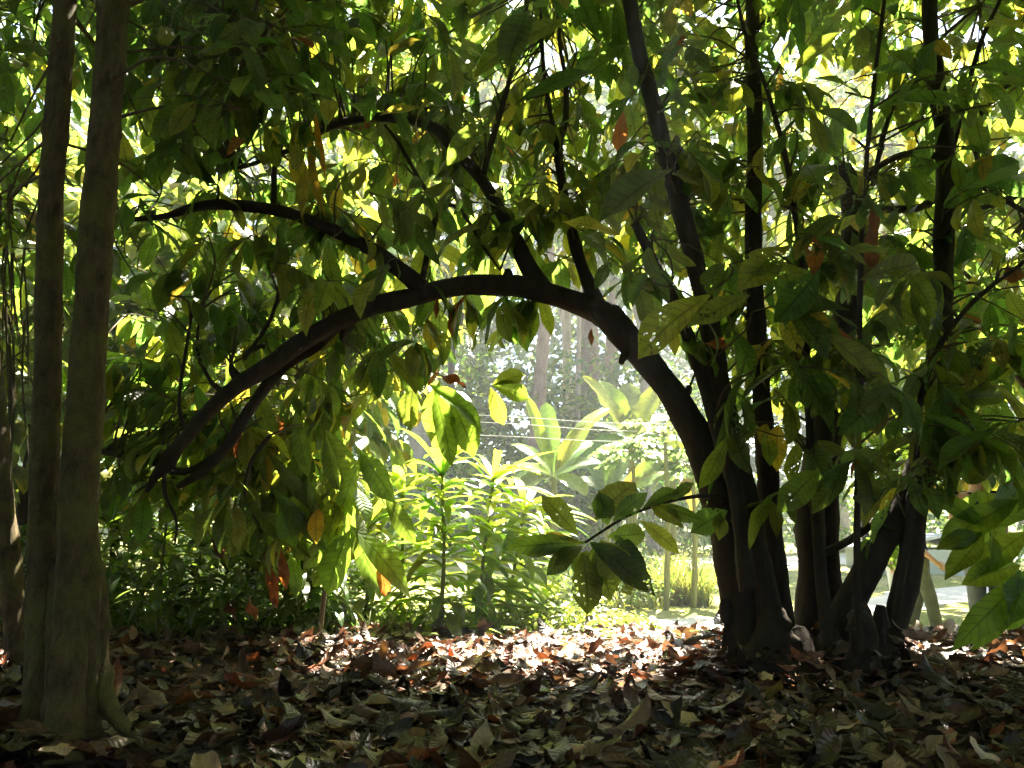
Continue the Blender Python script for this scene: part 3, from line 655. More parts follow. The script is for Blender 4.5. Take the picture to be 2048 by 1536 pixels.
leaves(g, b, np.stack([np.cos(th), np.sin(th), R.uniform(-.7, .1, n)], 1), np.stack([R.normal(size=n) * .35, R.normal(size=n) * .35, np.ones(n)], 1), R.uniform(.45, .75, n), R.uniform(.24, .34, n), .6, .1, greens(n), 3, 1, 'cocoa', .1)
g.build("foliage", [M['leaf'], M['twig']], left)
for (bx, by, tx, ty, d, wp, c) in [(622, 230, 612, 420, 3.9, 24, (.34, .27, .02)), (630, 215, 640, 345, 3.9, 18, (.40, .22, .02)), (612, 330, 600, 430, 3.95, 26, (.30, .27, .03)), (840, 80, 770, 95, 4.0, 30, (.17, .15, .02))]:
    o = leaf_set("dead_leaf", left, [(bx, by, tx, ty, d, wp, 0)], .2, m='dead', col=c, wave=.15)

# thin leaning tree at the left edge
rt = P(36, 1322, 5.2); rt[2] = gz(rt[0], rt[1])
lean = thing("young_tree", "slim leaning pale barked tree at the far left edge behind the twin trunks", "tree", rt)
g = Geo(); cs = tube(g, PP([(42, 1345), (34, 1290), (22, 1150), (10, 1040), (0, 900), (-14, 700), (-24, 450), (-20, 150), (0, -200)], 5.2), wpx([52, 44, 42, 40, 36, 32, 28, 24, 18], 5.2), 16, 80, rough=.05, knots=5)
g.build("trunk", M['bark_moss'], lean)
ct = Crown(); fill_px(ct, -80, 0, 60, 420, 5.0, 6.2, 26); fill_px(ct, -60, 420, 60, 800, 5.0, 6.0, 12)
fill_box(ct, -6, -3.2, 4.0, 6.5, 3.2, 5.6, 60)
g = Geo(); ct.write(g, skeleton=cs); g.build("foliage", [M['leaf'], M['twig']], lean)
g = Geo()
for i in range(18):
    x = R.uniform(-10, 62); y0 = R.uniform(350, 700); d = R.uniform(4.6, 5.0)
    pw = PP([(x, y0), (x + R.normal() * 6, y0 + 120), (x + R.normal() * 12, y0 + R.uniform(200, 380))], d)
    tube(g, pw, [.008, .007, .002], 5, 10, 0, rough=.1)
o = g.build("hanging_creeper", M['twig'], lean); o["label"] = "curtain of dry hanging vine strands"

# ================================================================== sunlit cocoa trees behind
def back_tree(name, label, cat, base, top, cen, rad, n, L, mleaf='leaf_back', w=GW_FAR, trunk_r=.09, mb='bark', seg=5, group=None, droop=.6, forks=7, nl=8, shell=.55, cull=False, ratio=.38, length=.5):
    x, y = base; z = float(gz(x, y)); root = thing(name, label, cat, (x, y, z), group)
    g = Geo(); sk = []
    cen = np.array(cen, float); rad = np.array(rad, float)
    tp = np.array([cen[0], cen[1], top])
    mid = np.array([(x * .6 + cen[0] * .4) + R.normal() * .1, (y * .6 + cen[1] * .4), z + (top - z) * .5])
    sk.append(tube(g, [[x, y, z - .1], mid, tp], [trunk_r * 1.25, trunk_r, trunk_r * .5], 12, 30, knots=3))
    for i in range(forks):
        a = i * 6.283 / forks + R.normal() * .3; s = sk[0][int(R.uniform(12, 27))]
        e = cen + rad * np.array([math.cos(a) * .75, math.sin(a) * .75, R.uniform(-.3, .6)])
        sk.append(tube(g, [s, (s + e) / 2 + [0, 0, .25 * rad[2] * .4], e], [trunk_r * .5, trunk_r * .32, trunk_r * .12], 7, 16, rough=.04))
    g.build("trunk", M[mb], root)
    cr = Crown()
    for _ in range(n):
        v = unit(R.normal(size=3)); r = shell + (1 - shell) * R.random() if R.random() < .75 else R.random()
        q = cen + rad * v * r * (1 + .18 * math.sin(5 * v[0] + 3 * v[2] + cen[0]))
        d = np.array([v[0], v[1], v[2] * .4 + .1]) + R.normal(size=3) * .4
        cr.sprig(q, d, length, nl, L, droop)
    g = Geo(); cr.write(g, w=w, seg=seg, cull=cull, skeleton=None, ratio=ratio); g.build("crown", [M[mleaf], M['twig']], root)
    return root
GB = "sunlit trees behind the arch"
back_tree("cocoa_tree", "bright leafed cocoa tree directly behind the left foot of the arch", "tree", (-2.9, 8.8), 4.6, (-2.8, 8.7, 3.3), (1.7, 1.3, 2.1), 270, .40, group=GB)
back_tree("cocoa_tree", "leafy cocoa tree behind the mossy twin trunks", "tree", (-5.4, 8.4), 4.8, (-5.3, 8.2, 3.2), (2.0, 1.5, 2.4), 270, .40, group=GB)
back_tree("cocoa_tree", "low branched cocoa tree behind the stem cluster at the right edge", "tree", (6.6, 8.9), 5.0, (6.2, 8.6, 3.9), (2.0, 1.3, 2.2), 270, .40, group=GB)
back_tree("broadleaf_tree", "high crowned tree whose bright leaves show above the middle of the arch", "tree", (-1.8, 22.0), 14.0, (-2.0, 22, 12.4), (3.3, 2.0, 4.4), 420, .55, group=GB)
back_tree("broadleaf_tree", "tall tree showing above the right shoulder of the arch", "tree", (10.4, 22.5), 14.5, (10.4, 22.3, 12.6), (3.4, 2.0, 4.4), 420, .55, group=GB)
back_tree("broadleaf_tree", "tall yellow green tree filling the upper left between the branches", "tree", (-4.2, 13.5), 9, (-3.8, 13, 6.5), (3.2, 2.2, 3.8), 330, .46, group=GB)
back_tree("broadleaf_tree", "tall bright tree behind the upper right stems", "tree", (9.0, 14), 9, (8.6, 13.5, 6.8), (3.2, 2.0, 3.9), 320, .46, group=GB)
back_tree("broadleaf_tree", "wide leafy tree behind the thin leaning tree on the far left", "tree", (-9.4, 13), 9, (-9.0, 12.5, 5.5), (3.0, 2.2, 4.2), 300, .46, group=GB)
FB = "far trees beyond the clearing"
far = [(-5.5, 30, 16, (5, 3.4, 9.0), .6, "broad far tree with pale green crown behind the highest arch branch"), (2.6, 34, 21, (5.5, 4, 8), .65, "far tree with a high hazy crown above the banana plants"),
       (5.0, 27, 16, (4.5, 3, 7.5), .6, "tall far tree rising between the two highest stems"), (13, 30, 15, (5.5, 4, 10), .6, "far tree with dense crown behind the right stems"), (21, 30, 14, (6, 4, 10), .6, "round far tree beyond the walkers"), (-13, 27, 14, (5.5, 4, 9.5), .6, "far tree glimpsed through the left branches"), (-21, 28, 13, (6, 4, 10), .6, "far tree glimpsed left of the mossy trunks")]
for (x, y, cz, rd, L, lb) in far:
    back_tree("broadleaf_tree", lb, "tree", (x, y), cz + 2, (x, y, cz), rd, 330, L, mleaf='leaf_far', trunk_r=.22, mb='bark_pale', seg=3, group=FB, nl=9, length=.8)
# bare pale trunks seen through the opening
def far_trunk(label, px0, px1, w, d, h=14, m='bark_pale'):
    b = P(px0, 1100, d); b[2] = gz(b[0], b[1]); t = P(px1, 640, d); dr = unit(t - b); e = b + dr * h
    root = thing("tall_tree", label, "tree", b, "tall pale trunks beyond the bananas")
    g = Geo(); c = tube(g, [b - [0, 0, .3], b + dr * h * .25, b + dr * h * .6, e], [w * d / F * .62, w * d / F * .5, w * d / F * .4, .08], 14, 40, rough=.07, knots=8, flute=flt(5, .2, 1)); g.build("trunk", M[m], root)
    cr = Crown()
    for _ in range(90): cr.sprig(e + R.normal(size=3) * [1.7, 1.5, 1.3], rdir(), .8, 9, .5, .5)
    g = Geo(); cr.write(g, w=GW_FAR, seg=3, cull=False); g.build("crown", [M['leaf_far'], M['twig']], root)
far_trunk("pale grey far trunk standing behind the tall strap leaved plant", 838, 842, 46, 26)
far_trunk("reddish leaning far trunk left of the banana plants", 1052, 1090, 30, 25, m='bark_brown')
far_trunk("thick brown far trunk under the right shoulder of the arch", 1168, 1178, 52, 30, m='bark_brown')
far_trunk("second brown far trunk just right of the thick one", 1216, 1224, 34, 33, m='bark_brown')
far_trunk("slim far trunk between the leaning trunk and the thick brown one", 1150, 1158, 12, 27)

# forest mass far behind
cr = Crown(); b = []; n = 42000
xx = R.uniform(-52, 58, n); yy = R.uniform(42, 58, n); zz = gz(xx, yy) + R.uniform(0, 1, n) ** .8 * (22 + 5 * np.sin(xx * .35) + 3 * np.sin(xx * .9 + 1))
g = Geo(); th = R.uniform(0, 6.28, n)
leaves(g, np.stack([xx, yy, zz], 1), np.stack([np.cos(th), np.sin(th), R.uniform(-.9, .3, n)], 1), np.stack([R.normal(size=n) * .4, -.4 + R.normal(size=n) * .4, np.ones(n)], 1), R.uniform(.6, 1.1, n), R.uniform(.35, .65, n), .6, .1, pal(n, [(.06, .09, .03), (.09, .12, .03), (.05, .08, .035)], [1, 1, 1], .25), 3, 1, 'round', .15)
tag(g.build("forest_or_screen", M['leaf_far']), None, None, kind="stuff")

n = 26000; th = R.uniform(-2.75, 2.75, n) - math.pi / 2; rr = R.uniform(6.5, 11, n)  # unseen ring of leaves around the viewpoint, added to block light
b = np.stack([rr * np.cos(th) * 1.12 + .3, rr * np.sin(th) + 2.6, R.random(n) ** .8 * 9.5 + .05], 1)
px, py, z = proj(b); b = b[~((z > 0) & (px > -260) & (px < 2300))]; n = len(b); th = R.uniform(0, 6.28, n)
g = Geo(); leaves(g, b, np.stack([np.cos(th), np.sin(th), R.uniform(-1, .1, n)], 1), np.stack([R.normal(size=n) * .5, R.normal(size=n) * .5, np.ones(n)], 1), R.uniform(.4, .7, n), R.uniform(.2, .32, n), .6, .1, greens(n), 3, 1, 'cocoa', .1)
tag(g.build("forest_or_screen", M['leaf_back']), None, None, kind="stuff")

# ================================================================== strap-leaved plants (centre and left)
def strap_plant(name, label, cat, px, d, h, n, L, W, group=None, lean=(0, 0), start=.1, col=((.045, .09, .015), (.10, .14, .018)), curve=(.7, 1.7), stem_r=.018, drape=(0, 0), elev=1.0):
    b = P(px, 1200, d); b[2] = gz(b[0], b[1]); root = thing(name, label, cat, b, group)
    g = Geo(); top = b + np.array([lean[0], lean[1], h]); c = tube(g, [b - [0, 0, .05], (b + top) / 2 + [R.normal() * .03, 0, 0], top], [stem_r * 1.2, stem_r, stem_r * .7], 8, 20, rough=.08); g.build("stem", M['stem_green'], root)
    t = np.concatenate([np.linspace(start, 1, n - 10), np.full(10, 1.0)]); k = len(t)
    a = np.arange(k) * 2.4 + R.normal(size=k) * .3; bp = c[(t * 19).astype(int)]
    el = np.where(t < .99, R.uniform(.1, .8, k), R.uniform(.7, 1.8, k)) * (.4 + .8 * t) * elev
    T = np.stack([np.cos(a), np.sin(a), el], 1); N = np.stack([-np.cos(a) * .8, -np.sin(a) * .8, np.ones(k)], 1)
    T = T + np.array([drape[0], drape[1], 0])
    cc = pal(k, col, [1] * len(col), .2)
    g = Geo(); leaves(g, bp, T, N, L * R.uniform(.7, 1.2, k), W * R.uniform(.8, 1.2, k), R.uniform(curve[0], curve[1], k), R.uniform(.05, .4, k), cc, 9, 1, 'strap', .05)
    g.build("leaf_rosette", M['strap'], root)
    return root
GD = "strap leaved plants around the clearing edge"
sun_c = ((.06, .11, .015), (.13, .17, .02), (.09, .14, .02))  # brighter leaf greens, with the sunlight put into the colour
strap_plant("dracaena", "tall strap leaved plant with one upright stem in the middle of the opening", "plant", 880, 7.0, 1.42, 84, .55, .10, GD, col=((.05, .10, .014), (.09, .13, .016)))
strap_plant("dracaena", "sunlit strap leaved plant arching right beside the tall upright one", "plant", 955, 7.7, 1.55, 110, .70, .10, GD, lean=(.15, 0), col=sun_c, drape=(.45, -.35), curve=(.5, 1.25), elev=.55)
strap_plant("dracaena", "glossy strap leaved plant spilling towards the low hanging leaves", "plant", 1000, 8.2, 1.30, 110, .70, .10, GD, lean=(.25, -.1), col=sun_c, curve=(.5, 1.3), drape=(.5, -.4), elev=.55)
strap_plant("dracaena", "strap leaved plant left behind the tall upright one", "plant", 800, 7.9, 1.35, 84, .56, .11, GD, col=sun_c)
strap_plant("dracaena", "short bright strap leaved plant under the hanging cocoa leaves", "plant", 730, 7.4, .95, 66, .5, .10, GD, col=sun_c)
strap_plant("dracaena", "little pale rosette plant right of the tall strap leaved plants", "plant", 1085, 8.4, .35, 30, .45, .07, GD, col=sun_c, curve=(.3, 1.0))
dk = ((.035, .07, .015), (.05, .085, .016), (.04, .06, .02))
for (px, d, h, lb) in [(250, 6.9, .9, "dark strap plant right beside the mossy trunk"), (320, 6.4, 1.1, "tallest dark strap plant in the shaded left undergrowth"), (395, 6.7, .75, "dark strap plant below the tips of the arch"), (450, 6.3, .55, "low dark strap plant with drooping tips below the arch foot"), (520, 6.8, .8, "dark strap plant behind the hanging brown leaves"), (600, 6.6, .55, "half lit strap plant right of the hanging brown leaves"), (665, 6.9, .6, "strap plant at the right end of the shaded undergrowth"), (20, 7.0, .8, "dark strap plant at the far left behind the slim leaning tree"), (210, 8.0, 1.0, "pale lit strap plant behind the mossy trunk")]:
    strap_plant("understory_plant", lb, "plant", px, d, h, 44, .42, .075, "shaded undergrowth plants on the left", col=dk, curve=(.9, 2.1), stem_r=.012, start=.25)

# ================================================================== hanging bright low branches left of the opening
br = P(640, 1245, 6.6); br[2] = gz(br[0], br[1])
low = thing("cocoa_sapling", "slender cocoa sapling with big drooping yellow green leaves left of the opening", "tree", br)
g = Geo(); s1 = tube(g, PP([(640, 1265), (650, 1150), (640, 1000), (610, 850), (590, 700)], 6.3), [.022, .02, .017, .014, .01], 8, 30)
s2 = tube(g, PP([(640, 1000), (690, 950), (740, 960), (770, 1010)], 6.2), [.012, .01, .008, .005], 6, 20)
s3 = tube(g, PP([(610, 850), (560, 900), (520, 980)], 6.1), [.012, .009, .005], 6, 20); g.build("trunk", M['twig'], low)
cr = Crown()
fill_px(cr, 480, 760, 690, 980, 5.4, 6.6, 34, L=.38, hang=1.1); fill_px(cr, 640, 760, 800, 980, 5.6, 6.6, 22, L=.38, hang=1.2); fill_px(cr, 760, 620, 1000, 760, 5.8, 6.8, 16, L=.34, hang=1.2)
fill_px(cr, 400, 940, 700, 1080, 5.6, 6.6, 20, L=.36, hang=1.1)
g = Geo(); cr.write(g, w=[2, 3, 1, 5, 1.2, .3], skeleton=np.concatenate([s1, s2, s3]), seg=8, half=1, cull=True); g.build("foliage", [M['leaf'], M['twig']], low)
leaf_set("foliage", low, [(700, 1050, 838, 1180, 5.6, 52, 1), (700, 1055, 770, 1195, 5.7, 50, 0), (690, 1050, 600, 1140, 5.7, 60, 0), (700, 1060, 640, 1190, 5.6, 66, 1), (690, 960, 700, 1090, 5.8, 60, 0), (770, 990, 830, 1085, 5.8, 40, 1), (650, 860, 700, 985, 5.6, 70, 0), (720, 900, 790, 1000, 5.6, 60, 0), (560, 1010, 650, 1060, 5.5, 46, 0), (560, 1010, 590, 1090, 5.5, 50, 1), (500, 1020, 620, 1100, 5.6, 60, 1), (870, 780, 910, 930, 5.4, 56, 0), (860, 770, 980, 850, 5.4, 60, 0), (900, 800, 960, 900, 5.5, 60, 1), (830, 760, 810, 860, 5.5, 56, 0), (880, 760, 850, 880, 5.5, 50, 0), (985, 770, 1060, 790, 5.8, 46, 0), (985, 770, 1050, 740, 5.8, 40, 0), (980, 775, 1010, 850, 5.8, 40, 0)] + [(bx, by, bx + R.normal() * 45, by + R.uniform(95, 160), R.uniform(5.3, 6.0), R.uniform(30, 46), 0) for bx, by in zip(R.uniform(470, 760, 26), R.uniform(740, 1010, 26))], .34, m='leaf_back', col=(.075, .115, .016), label="large drooping sunlit leaves at the edge of the opening")
for (bx, by, tx, ty, d, wp, c) in [(548, 1085, 536, 1150, 5.7, 22, (.16, .05, .014)), (540, 1130, 548, 1222, 5.7, 24, (.20, .065, .016)), (562, 1100, 572, 1180, 5.7, 22, (.24, .08, .018)), (755, 1105, 778, 1200, 5.7, 26, (.26, .11, .025)), (462, 1030, 470, 1100, 5.6, 26, (.12, .04, .015)), (500, 1190, 505, 1250, 5.8, 18, (.26, .10, .03)), (430, 1060, 440, 1120, 5.7, 24, (.10, .04, .018)), (460, 1200, 462, 1245, 5.7, 20, (.12, .04, .018))]:
    leaf_set("dead_leaf", low, [(bx, by, tx, ty, d, wp, 0)], .2, m='dead', col=c, wave=.5)

# ================================================================== bananas and papayas in the clearing
def banana(label, cx, cy, d, tips, sw=.09):
    b = P(cx, 1180, d); b[2] = gz(b[0], b[1]); c = P(cx, cy, d); root = thing("banana_plant", label, "plant", b, "banana plants in the clearing")
    g = Geo(); tube(g, [b - [0, 0, .1], (b + c) / 2, c], [sw, sw * .85, sw * .55], 12, 24, rough=.04); g.build("stem", M['stem_green'], root)
    for (tx, ty, w, bend, dd, col) in tips:
        e = P(tx, ty, d + dd); T = e - c; L = np.linalg.norm(T); bx = unit(T)
        T2 = bx + np.array([0, 0, bend * .45]); N = np.array([-bx[0] * .9, -.9 - bx[1], .8])
        g = Geo(); leaves(g, [c], T2, N, L * (1 + .12 * bend), w * d / F, bend, .25, pal(1, [col], [1], .08), 16, 3, 'banana', .05, tear=.25)
        g.build("leaf", M['banana'], root)
    return root
yb, db, gb = (.16, .22, .03), (.07, .12, .03), (.11, .16, .04)
banana("banana plant with paddle leaves fanned upright in the left of the clearing", 1108, 955, 14.5, [(1055, 792, 34, .15, 0, yb), (1092, 805, 46, .05, .3, gb), (1210, 808, 50, .7, 0, yb), (1160, 850, 40, .5, -.3, yb), (1028, 938, 40, .6, -.3, yb), (1018, 975, 36, 1.0, .2, db), (1185, 880, 44, .6, .4, db), (1200, 930, 44, .9, -.2, db), (1150, 1000, 40, 1.4, -.4, gb), (1060, 1000, 40, 1.4, -.5, db), (1020, 880, 30, .9, .4, gb)])
banana("taller banana plant with one broad leaf turned to the sun right of the fanned one", 1262, 880, 16, [(1172, 752, 52, .2, -.3, yb), (1200, 762, 70, .2, .2, yb), (1258, 765, 60, .2, .4, gb), (1322, 770, 60, .3, 0, yb), (1345, 830, 44, .9, 0, gb), (1170, 850, 36, 1.0, 0, db), (1200, 930, 44, 1.3, -.4, db), (1320, 930, 50, 1.3, -.4, gb), (1360, 880, 40, 1.1, .3, db)])
banana("banana plant with hanging yellowed leaves partly behind the arch", 1345, 930, 15, [(1390, 860, 50, .6, 0, gb), (1415, 930, 50, .9, 0, gb), (1400, 985, 56, 1.3, -.3, db), (1300, 985, 60, 1.3, -.3, gb), (1290, 900, 44, .8, .2, gb), (1350, 840, 50, .2, .2, yb), (1280, 1010, 34, 1.5, -.2, (.25, .16, .03)), (1370, 1020, 30, 1.5, -.2, (.22, .15, .03))])
banana("small banana plant low behind the fanned one", 1215, 990, 17, [(1160, 900, 44, .5, 0, db), (1180, 880, 40, .3, 0, gb), (1260, 900, 44, .6, 0, db), (1270, 960, 40, 1.1, 0, db), (1150, 960, 40, 1.1, 0, db)])

def papaya(label, cx, cy, d, n, rad):
    b = P(cx, 1180, d); b[2] = gz(b[0], b[1]); c = P(cx, cy, d); root = thing("papaya_plant", label, "plant", b, "papaya plants among the bananas")
    g = Geo(); tube(g, [b - [0, 0, .1], (b + c) / 2 + [.04, 0, 0], c], [.05, .045, .03], 10, 20); g.build("stem", M['stem_green'], root)
    for i in range(n):
        a = i * 2.4; e = c + np.array([math.cos(a), math.sin(a), R.uniform(-.35, .45)]) * rad * R.uniform(.7, 1.1)
        g = Geo(); tube(g, [c, (c + e) / 2 + [0, 0, .1], e], [.012, .01, .007], 6, 10, 1)
        out = unit((e - c) * [1, 1, 0]); k = 9
        aa = np.linspace(-2.3, 2.3, k) + math.atan2(out[1], out[0])
        T = np.stack([np.cos(aa), np.sin(aa), np.full(k, -.25)], 1)
        Ls = .40 * (1 - .35 * np.abs(np.linspace(-1, 1, k)))
        leaves(g, np.repeat(e[None], k, 0), T, [0, 0, 1.0], Ls, .13, .35, .1, pal(k, [(.09, .14, .05), (.11, .16, .05)], [1, 1], .12), 5, 1, 'round', .35)
        g.build("leaf", [M['leaf_far'], M['stem_green']], root)
papaya("papaya plant with flat lobed leaves beside the arch", 1330, 870, 13.0, 13, .62)
papaya("papaya plant with lobed leaves in front of the taller banana", 1265, 905, 13.6, 11, .5)
papaya("low papaya plant half behind the arching trunk", 1385, 940, 13.4, 10, .5)

# shrubs around the clearing
def shrub(label, px, d, h, w, n, L=.13, col=((.08, .13, .02), (.14, .18, .025), (.05, .10, .02)), group="low shrubs around the clearing", shape='round', x=None):
    b = P(px, 1150, d); b[2] = gz(b[0], b[1]); root = thing("shrub", label, "shrub", b, group)
    g = Geo()
    for i in range(7):
        a = i * .9; tube(g, [b, b + [math.cos(a) * w * .3, math.sin(a) * w * .3, h * .5], b + [math.cos(a) * w * .6, math.sin(a) * w * .6, h * .85]], [.012, .008, .004], 5, 8)
    g.build("stem", M['twig'], root)
    v = unit(R.normal(size=(n, 3))); r = R.uniform(.5, 1, (n, 1)) * (1 + .25 * np.sin(4 * v[:, :1] + 5 * v[:, 2:])); q = b + [0, 0, h * .5] + v * r * [w, w * .7, h * .55]
    q[:, 2] = np.maximum(q[:, 2], gz(q[:, 0], q[:, 1]) + .03)
    T = v * [1, 1, .3] + R.normal(size=(n, 3)) * .5; Ls = L * R.uniform(.6, 1.3, n)
    g = Geo(); leaves(g, q, T, np.array([0, 0, 1.0]) + R.normal(size=(n, 3)) * .4, Ls, Ls * .45, R.uniform(.2, .9, n), .15, pal(n, col, [1] * len(col), .25), 3, 1, shape, .1)
    g.build("foliage", M['leaf_back'] if d < 18 else M['leaf_far'], root)
for a in [("sunlit low bush just behind the glossy strap plant", 1040, 10.4, .7, .7, 500), ("bright bush below the fanned banana", 1130, 13.6, .9, .9, 600), ("bright bush below the papaya plant", 1240, 13.4, .85, .9, 600), ("bush under the hanging yellowed banana leaves", 1330, 14.6, .9, .9, 600), ("grassy green bush beside the near path", 1345, 15.4, .75, .55, 500), ("pale bush left behind the tall strap plants", 700, 11, 1.5, 1.2, 800), ("pale bush behind the undergrowth under the arch foot", 480, 10, 1.5, 1.3, 900), ("glittering bush between mossy trunk and undergrowth", 270, 9.5, 1.4, 1.1, 900), ("bush far left behind the slim leaning tree", 40, 9.5, 1.5, 1.1, 800),
          ("dark green bush beyond the far road", 1460, 27, 2.6, 2.6, 900, .3), ("bush beyond the far road behind the stems", 1640, 29, 3.0, 3.0, 900, .3), ("wide bush beyond the grey hut", 1850, 31, 3.4, 3.4, 900, .3), ("shaded grey green thicket behind the fanned banana", 1010, 22, 2.8, 2.2, 1100, .28), ("shaded grey green thicket below the brown far trunks", 1150, 24, 3.2, 2.6, 1200, .28), ("thicket behind the papaya plants", 1330, 22, 3.0, 2.4, 1100, .28), ("thicket behind the pale grey far trunk", 820, 21, 2.8, 2.2, 1100, .28), ("thicket far left beyond the undergrowth", 400, 20, 3.0, 3.0, 1100, .28), ("tall dusky thicket closing the view behind the fanned banana", 1075, 27, 7.5, 3.2, 2600, .38), ("tall dusky thicket closing the view behind the taller banana", 1290, 29, 8, 3.6, 2600, .38), ("tall dusky thicket left of the reddish far trunk", 880, 28, 8, 3.4, 2600, .38), ("tall dusky thicket far left behind the trees", 560, 27, 8, 4, 2200, .38), ("large bush at the far right beyond the walkers", 2100, 20, 3.2, 2.6, 1100, .28)]:
    shrub(*a)

# grass, weeds
def grass_patch(g, n, xr, yr, h, w, cols, ok=None):
    x = R.uniform(*xr, n); y = R.uniform(*yr, n)
    if ok is not None: k = ok(x, y); x, y = x[k], y[k]
    n = len(x); th = R.uniform(0, 6.28, n); hh = h * R.uniform(.4, 1.3, n)
    leaves(g, np.stack([x, y, gz(x, y) - .01], 1), np.stack([np.cos(th) * .45, np.sin(th) * .45, np.ones(n)], 1), np.stack([-np.cos(th), -np.sin(th), np.full(n, .4)], 1), hh, w, R.uniform(.3, 1.5, n), 0., pal(n, cols, [1] * len(cols), .25), 3, 1, 'blade', 0)
def pathdist(x, y):
    c = spline([(0.2, 10.7), (3.2, 11.5), (6.0, 13.4), (9.5, 16.0), (16, 18)], 60)
    return np.min(np.hypot(x[:, None] - c[None, :, 0], y[:, None] - c[None, :, 1]), 1)
gc = [(.12, .16, .03), (.20, .21, .05), (.26, .23, .09), (.08, .13, .02)]
g = Geo()
grass_patch(g, 26000, (.4, 10), (7.4, 14), .05, .006, gc, lambda x, y: (pathdist(x, y) > .8) & (y > 7.4 + .5 * np.sin(3 * x) + R.uniform(0, 1.2, len(x))))
grass_patch(g, 14000, (0, 22), (13, 30), .09, .012, gc, lambda x, y: (pathdist(x, y) > .85) & (np.abs(y - (22.5 + (x - 2.5) * .36)) > 2.2))
tag(g.build("lawn_grass", M['grass']), None, None, kind="stuff")
g = Geo()
grass_patch(g, 4200, (2.5, 3.5), (13.7, 15.2), .95, .016, gc); grass_patch(g, 2500, (-.5, 2.6), (13.0, 14.5), .4, .014, gc)
grass_patch(g, 2600, (-.9, .7), (7.3, 8.6), .26, .012, gc); grass_patch(g, 2500, (.5, 2.2), (7.6, 8.8), .07, .008, gc)
grass_patch(g, 3500, (-5, -.9), (6.6, 9.5), .28, .014, [(.05, .09, .02), (.08, .12, .02), (.10, .12, .03)])
def herbs(g, n, xr, yr, h, L, cols):
    x = R.uniform(*xr, n); y = R.uniform(*yr, n); th = R.uniform(0, 6.28, n); hz_ = h * R.random(n) * (.5 + .5 * np.sin(2.3 * x + 1.7 * y) ** 2)
    leaves(g, np.stack([x, y, gz(x, y) + hz_], 1), np.stack([np.cos(th), np.sin(th), R.uniform(-.5, .6, n)], 1), np.stack([R.normal(size=n) * .4, R.normal(size=n) * .4, np.ones(n)], 1), L * R.uniform(.5, 1.4, n), L * R.uniform(.2, .5, n), R.uniform(.2, 1.2, n), .1, pal(n, cols, [1] * len(cols), .25), 4, 1, 'cocoa', .08)
herbs(g, 3000, (-5.2, -1.7), (6.5, 9.2), .75, .13, [(.05, .09, .02), (.08, .12, .02), (.04, .07, .02)])
herbs(g, 2600, (-1.2, .9), (7.0, 9.0), .40, .10, [(.09, .13, .02), (.12, .15, .025)])
herbs(g, 1900, (.1, 1.7), (8.4, 10.6), .34, .12, [(.11, .15, .02), (.15, .18, .03), (.20, .19, .04)])
herbs(g, 900, (-.8, 1.2), (10.0, 13.5), .30, .12, [(.10, .14, .02), (.14, .17, .03)])
tag(g.build("undergrowth", M['grass']), None, None, kind="stuff")

# ================================================================== leaf litter
DRYC = [(.090, .043, .024), (.140, .072, .041), (.27, .165, .105), (.21, .060, .022), (.032, .017, .012), (.47, .33, .22), (.155, .095, .030)]
DRYW = [4, 4, 2.2, 1.2, 4, .8, .6]
def litter(g, n, xf, yf, L=(.10, .27), lift=.05, seg=7, half=2):
    x = xf(n); y = yf(n)
    th = R.uniform(0, 6.28, n); tilt = R.normal(size=n) * .22
    b = np.stack([x, y, gz(x, y) + R.random(n) ** 1.7 * lift + .004], 1)
    T = np.stack([np.cos(th), np.sin(th), tilt * .7], 1); N = np.array([0, 0, 1.0]) + R.normal(size=(n, 3)) * .24
    flip = R.random(n) < .4; N[flip, 2] *= -1
    Ls = R.uniform(*L, n)
    bend = np.where(flip, -1, 1) * R.normal(size=n) * .55
    b[:, 2] += np.abs(bend) * Ls * .12
    leaves(g, b, T, N, Ls, Ls * R.uniform(.32, .5, n), bend, R.normal(size=n) * .4, pal(n, DRYC, DRYW, .35), seg, half, 'cocoa', .16, 0, twist=R.normal(size=n) * .5, tear=.45)
g = Geo()
def yn(lo, hi, p=1.0): return lambda n: lo + (hi - lo) * R.random(n) ** p
def xfan(n): return R.uniform(-1, 1, n)
yy0 = []
def litter_fan(n, y0, y1, L, lift, seg, half, p=1.0):
    y = y0 + (y1 - y0) * R.random(n) ** p; x = R.uniform(-1, 1, n) * (y * .72 + .35)
    litter(g, n, lambda k: x, lambda k: y, L, lift, seg, half)
litter_fan(3300, 2.3, 5.2, (.10, .27), .08, 8, 2)
litter_fan(2600, 5.0, 7.1, (.10, .26), .07, 6, 1)
litter_fan(500, 6.8, 9.0, (.08, .2), .02, 5, 1)
litter_fan(9000, 2.3, 6.8, (.02, .08), .05, 3, 1)      # crumbs and torn bits
for _ in range(700):
    y = R.uniform(2.4, 6.6); x = R.uniform(-1, 1) * (y * .72 + .3); a = R.uniform(0, 3.14); l = R.uniform(.05, .3)
    p0 = np.array([x, y, gz(x, y) + R.uniform(.01, .07)]); dd = np.array([math.cos(a), math.sin(a), R.normal() * .15])
    tube(g, [p0 - dd * l / 2, p0 + [R.normal() * .02, R.normal() * .02, R.normal() * .01], p0 + dd * l / 2], [.0025, .0025, .0015], 4, 6, 1, rough=.1)
for (px, py, dd_, r0) in [(130, 1490, 3.12, .16), (1620, 1320, 4.85, .45)]:
    q = P(px, py, dd_); k = 260; a_ = R.uniform(0, 6.28, k); r_ = r0 + R.random(k) ** 1.5 * .28
    xx_ = q[0] + np.cos(a_) * r_ * (1.0 if r0 < .3 else 1.25); yy_ = q[1] + np.sin(a_) * r_ * .8
    litter(g, k, lambda m_: xx_, lambda m_: yy_, (.10, .24), .20, 7, 2)
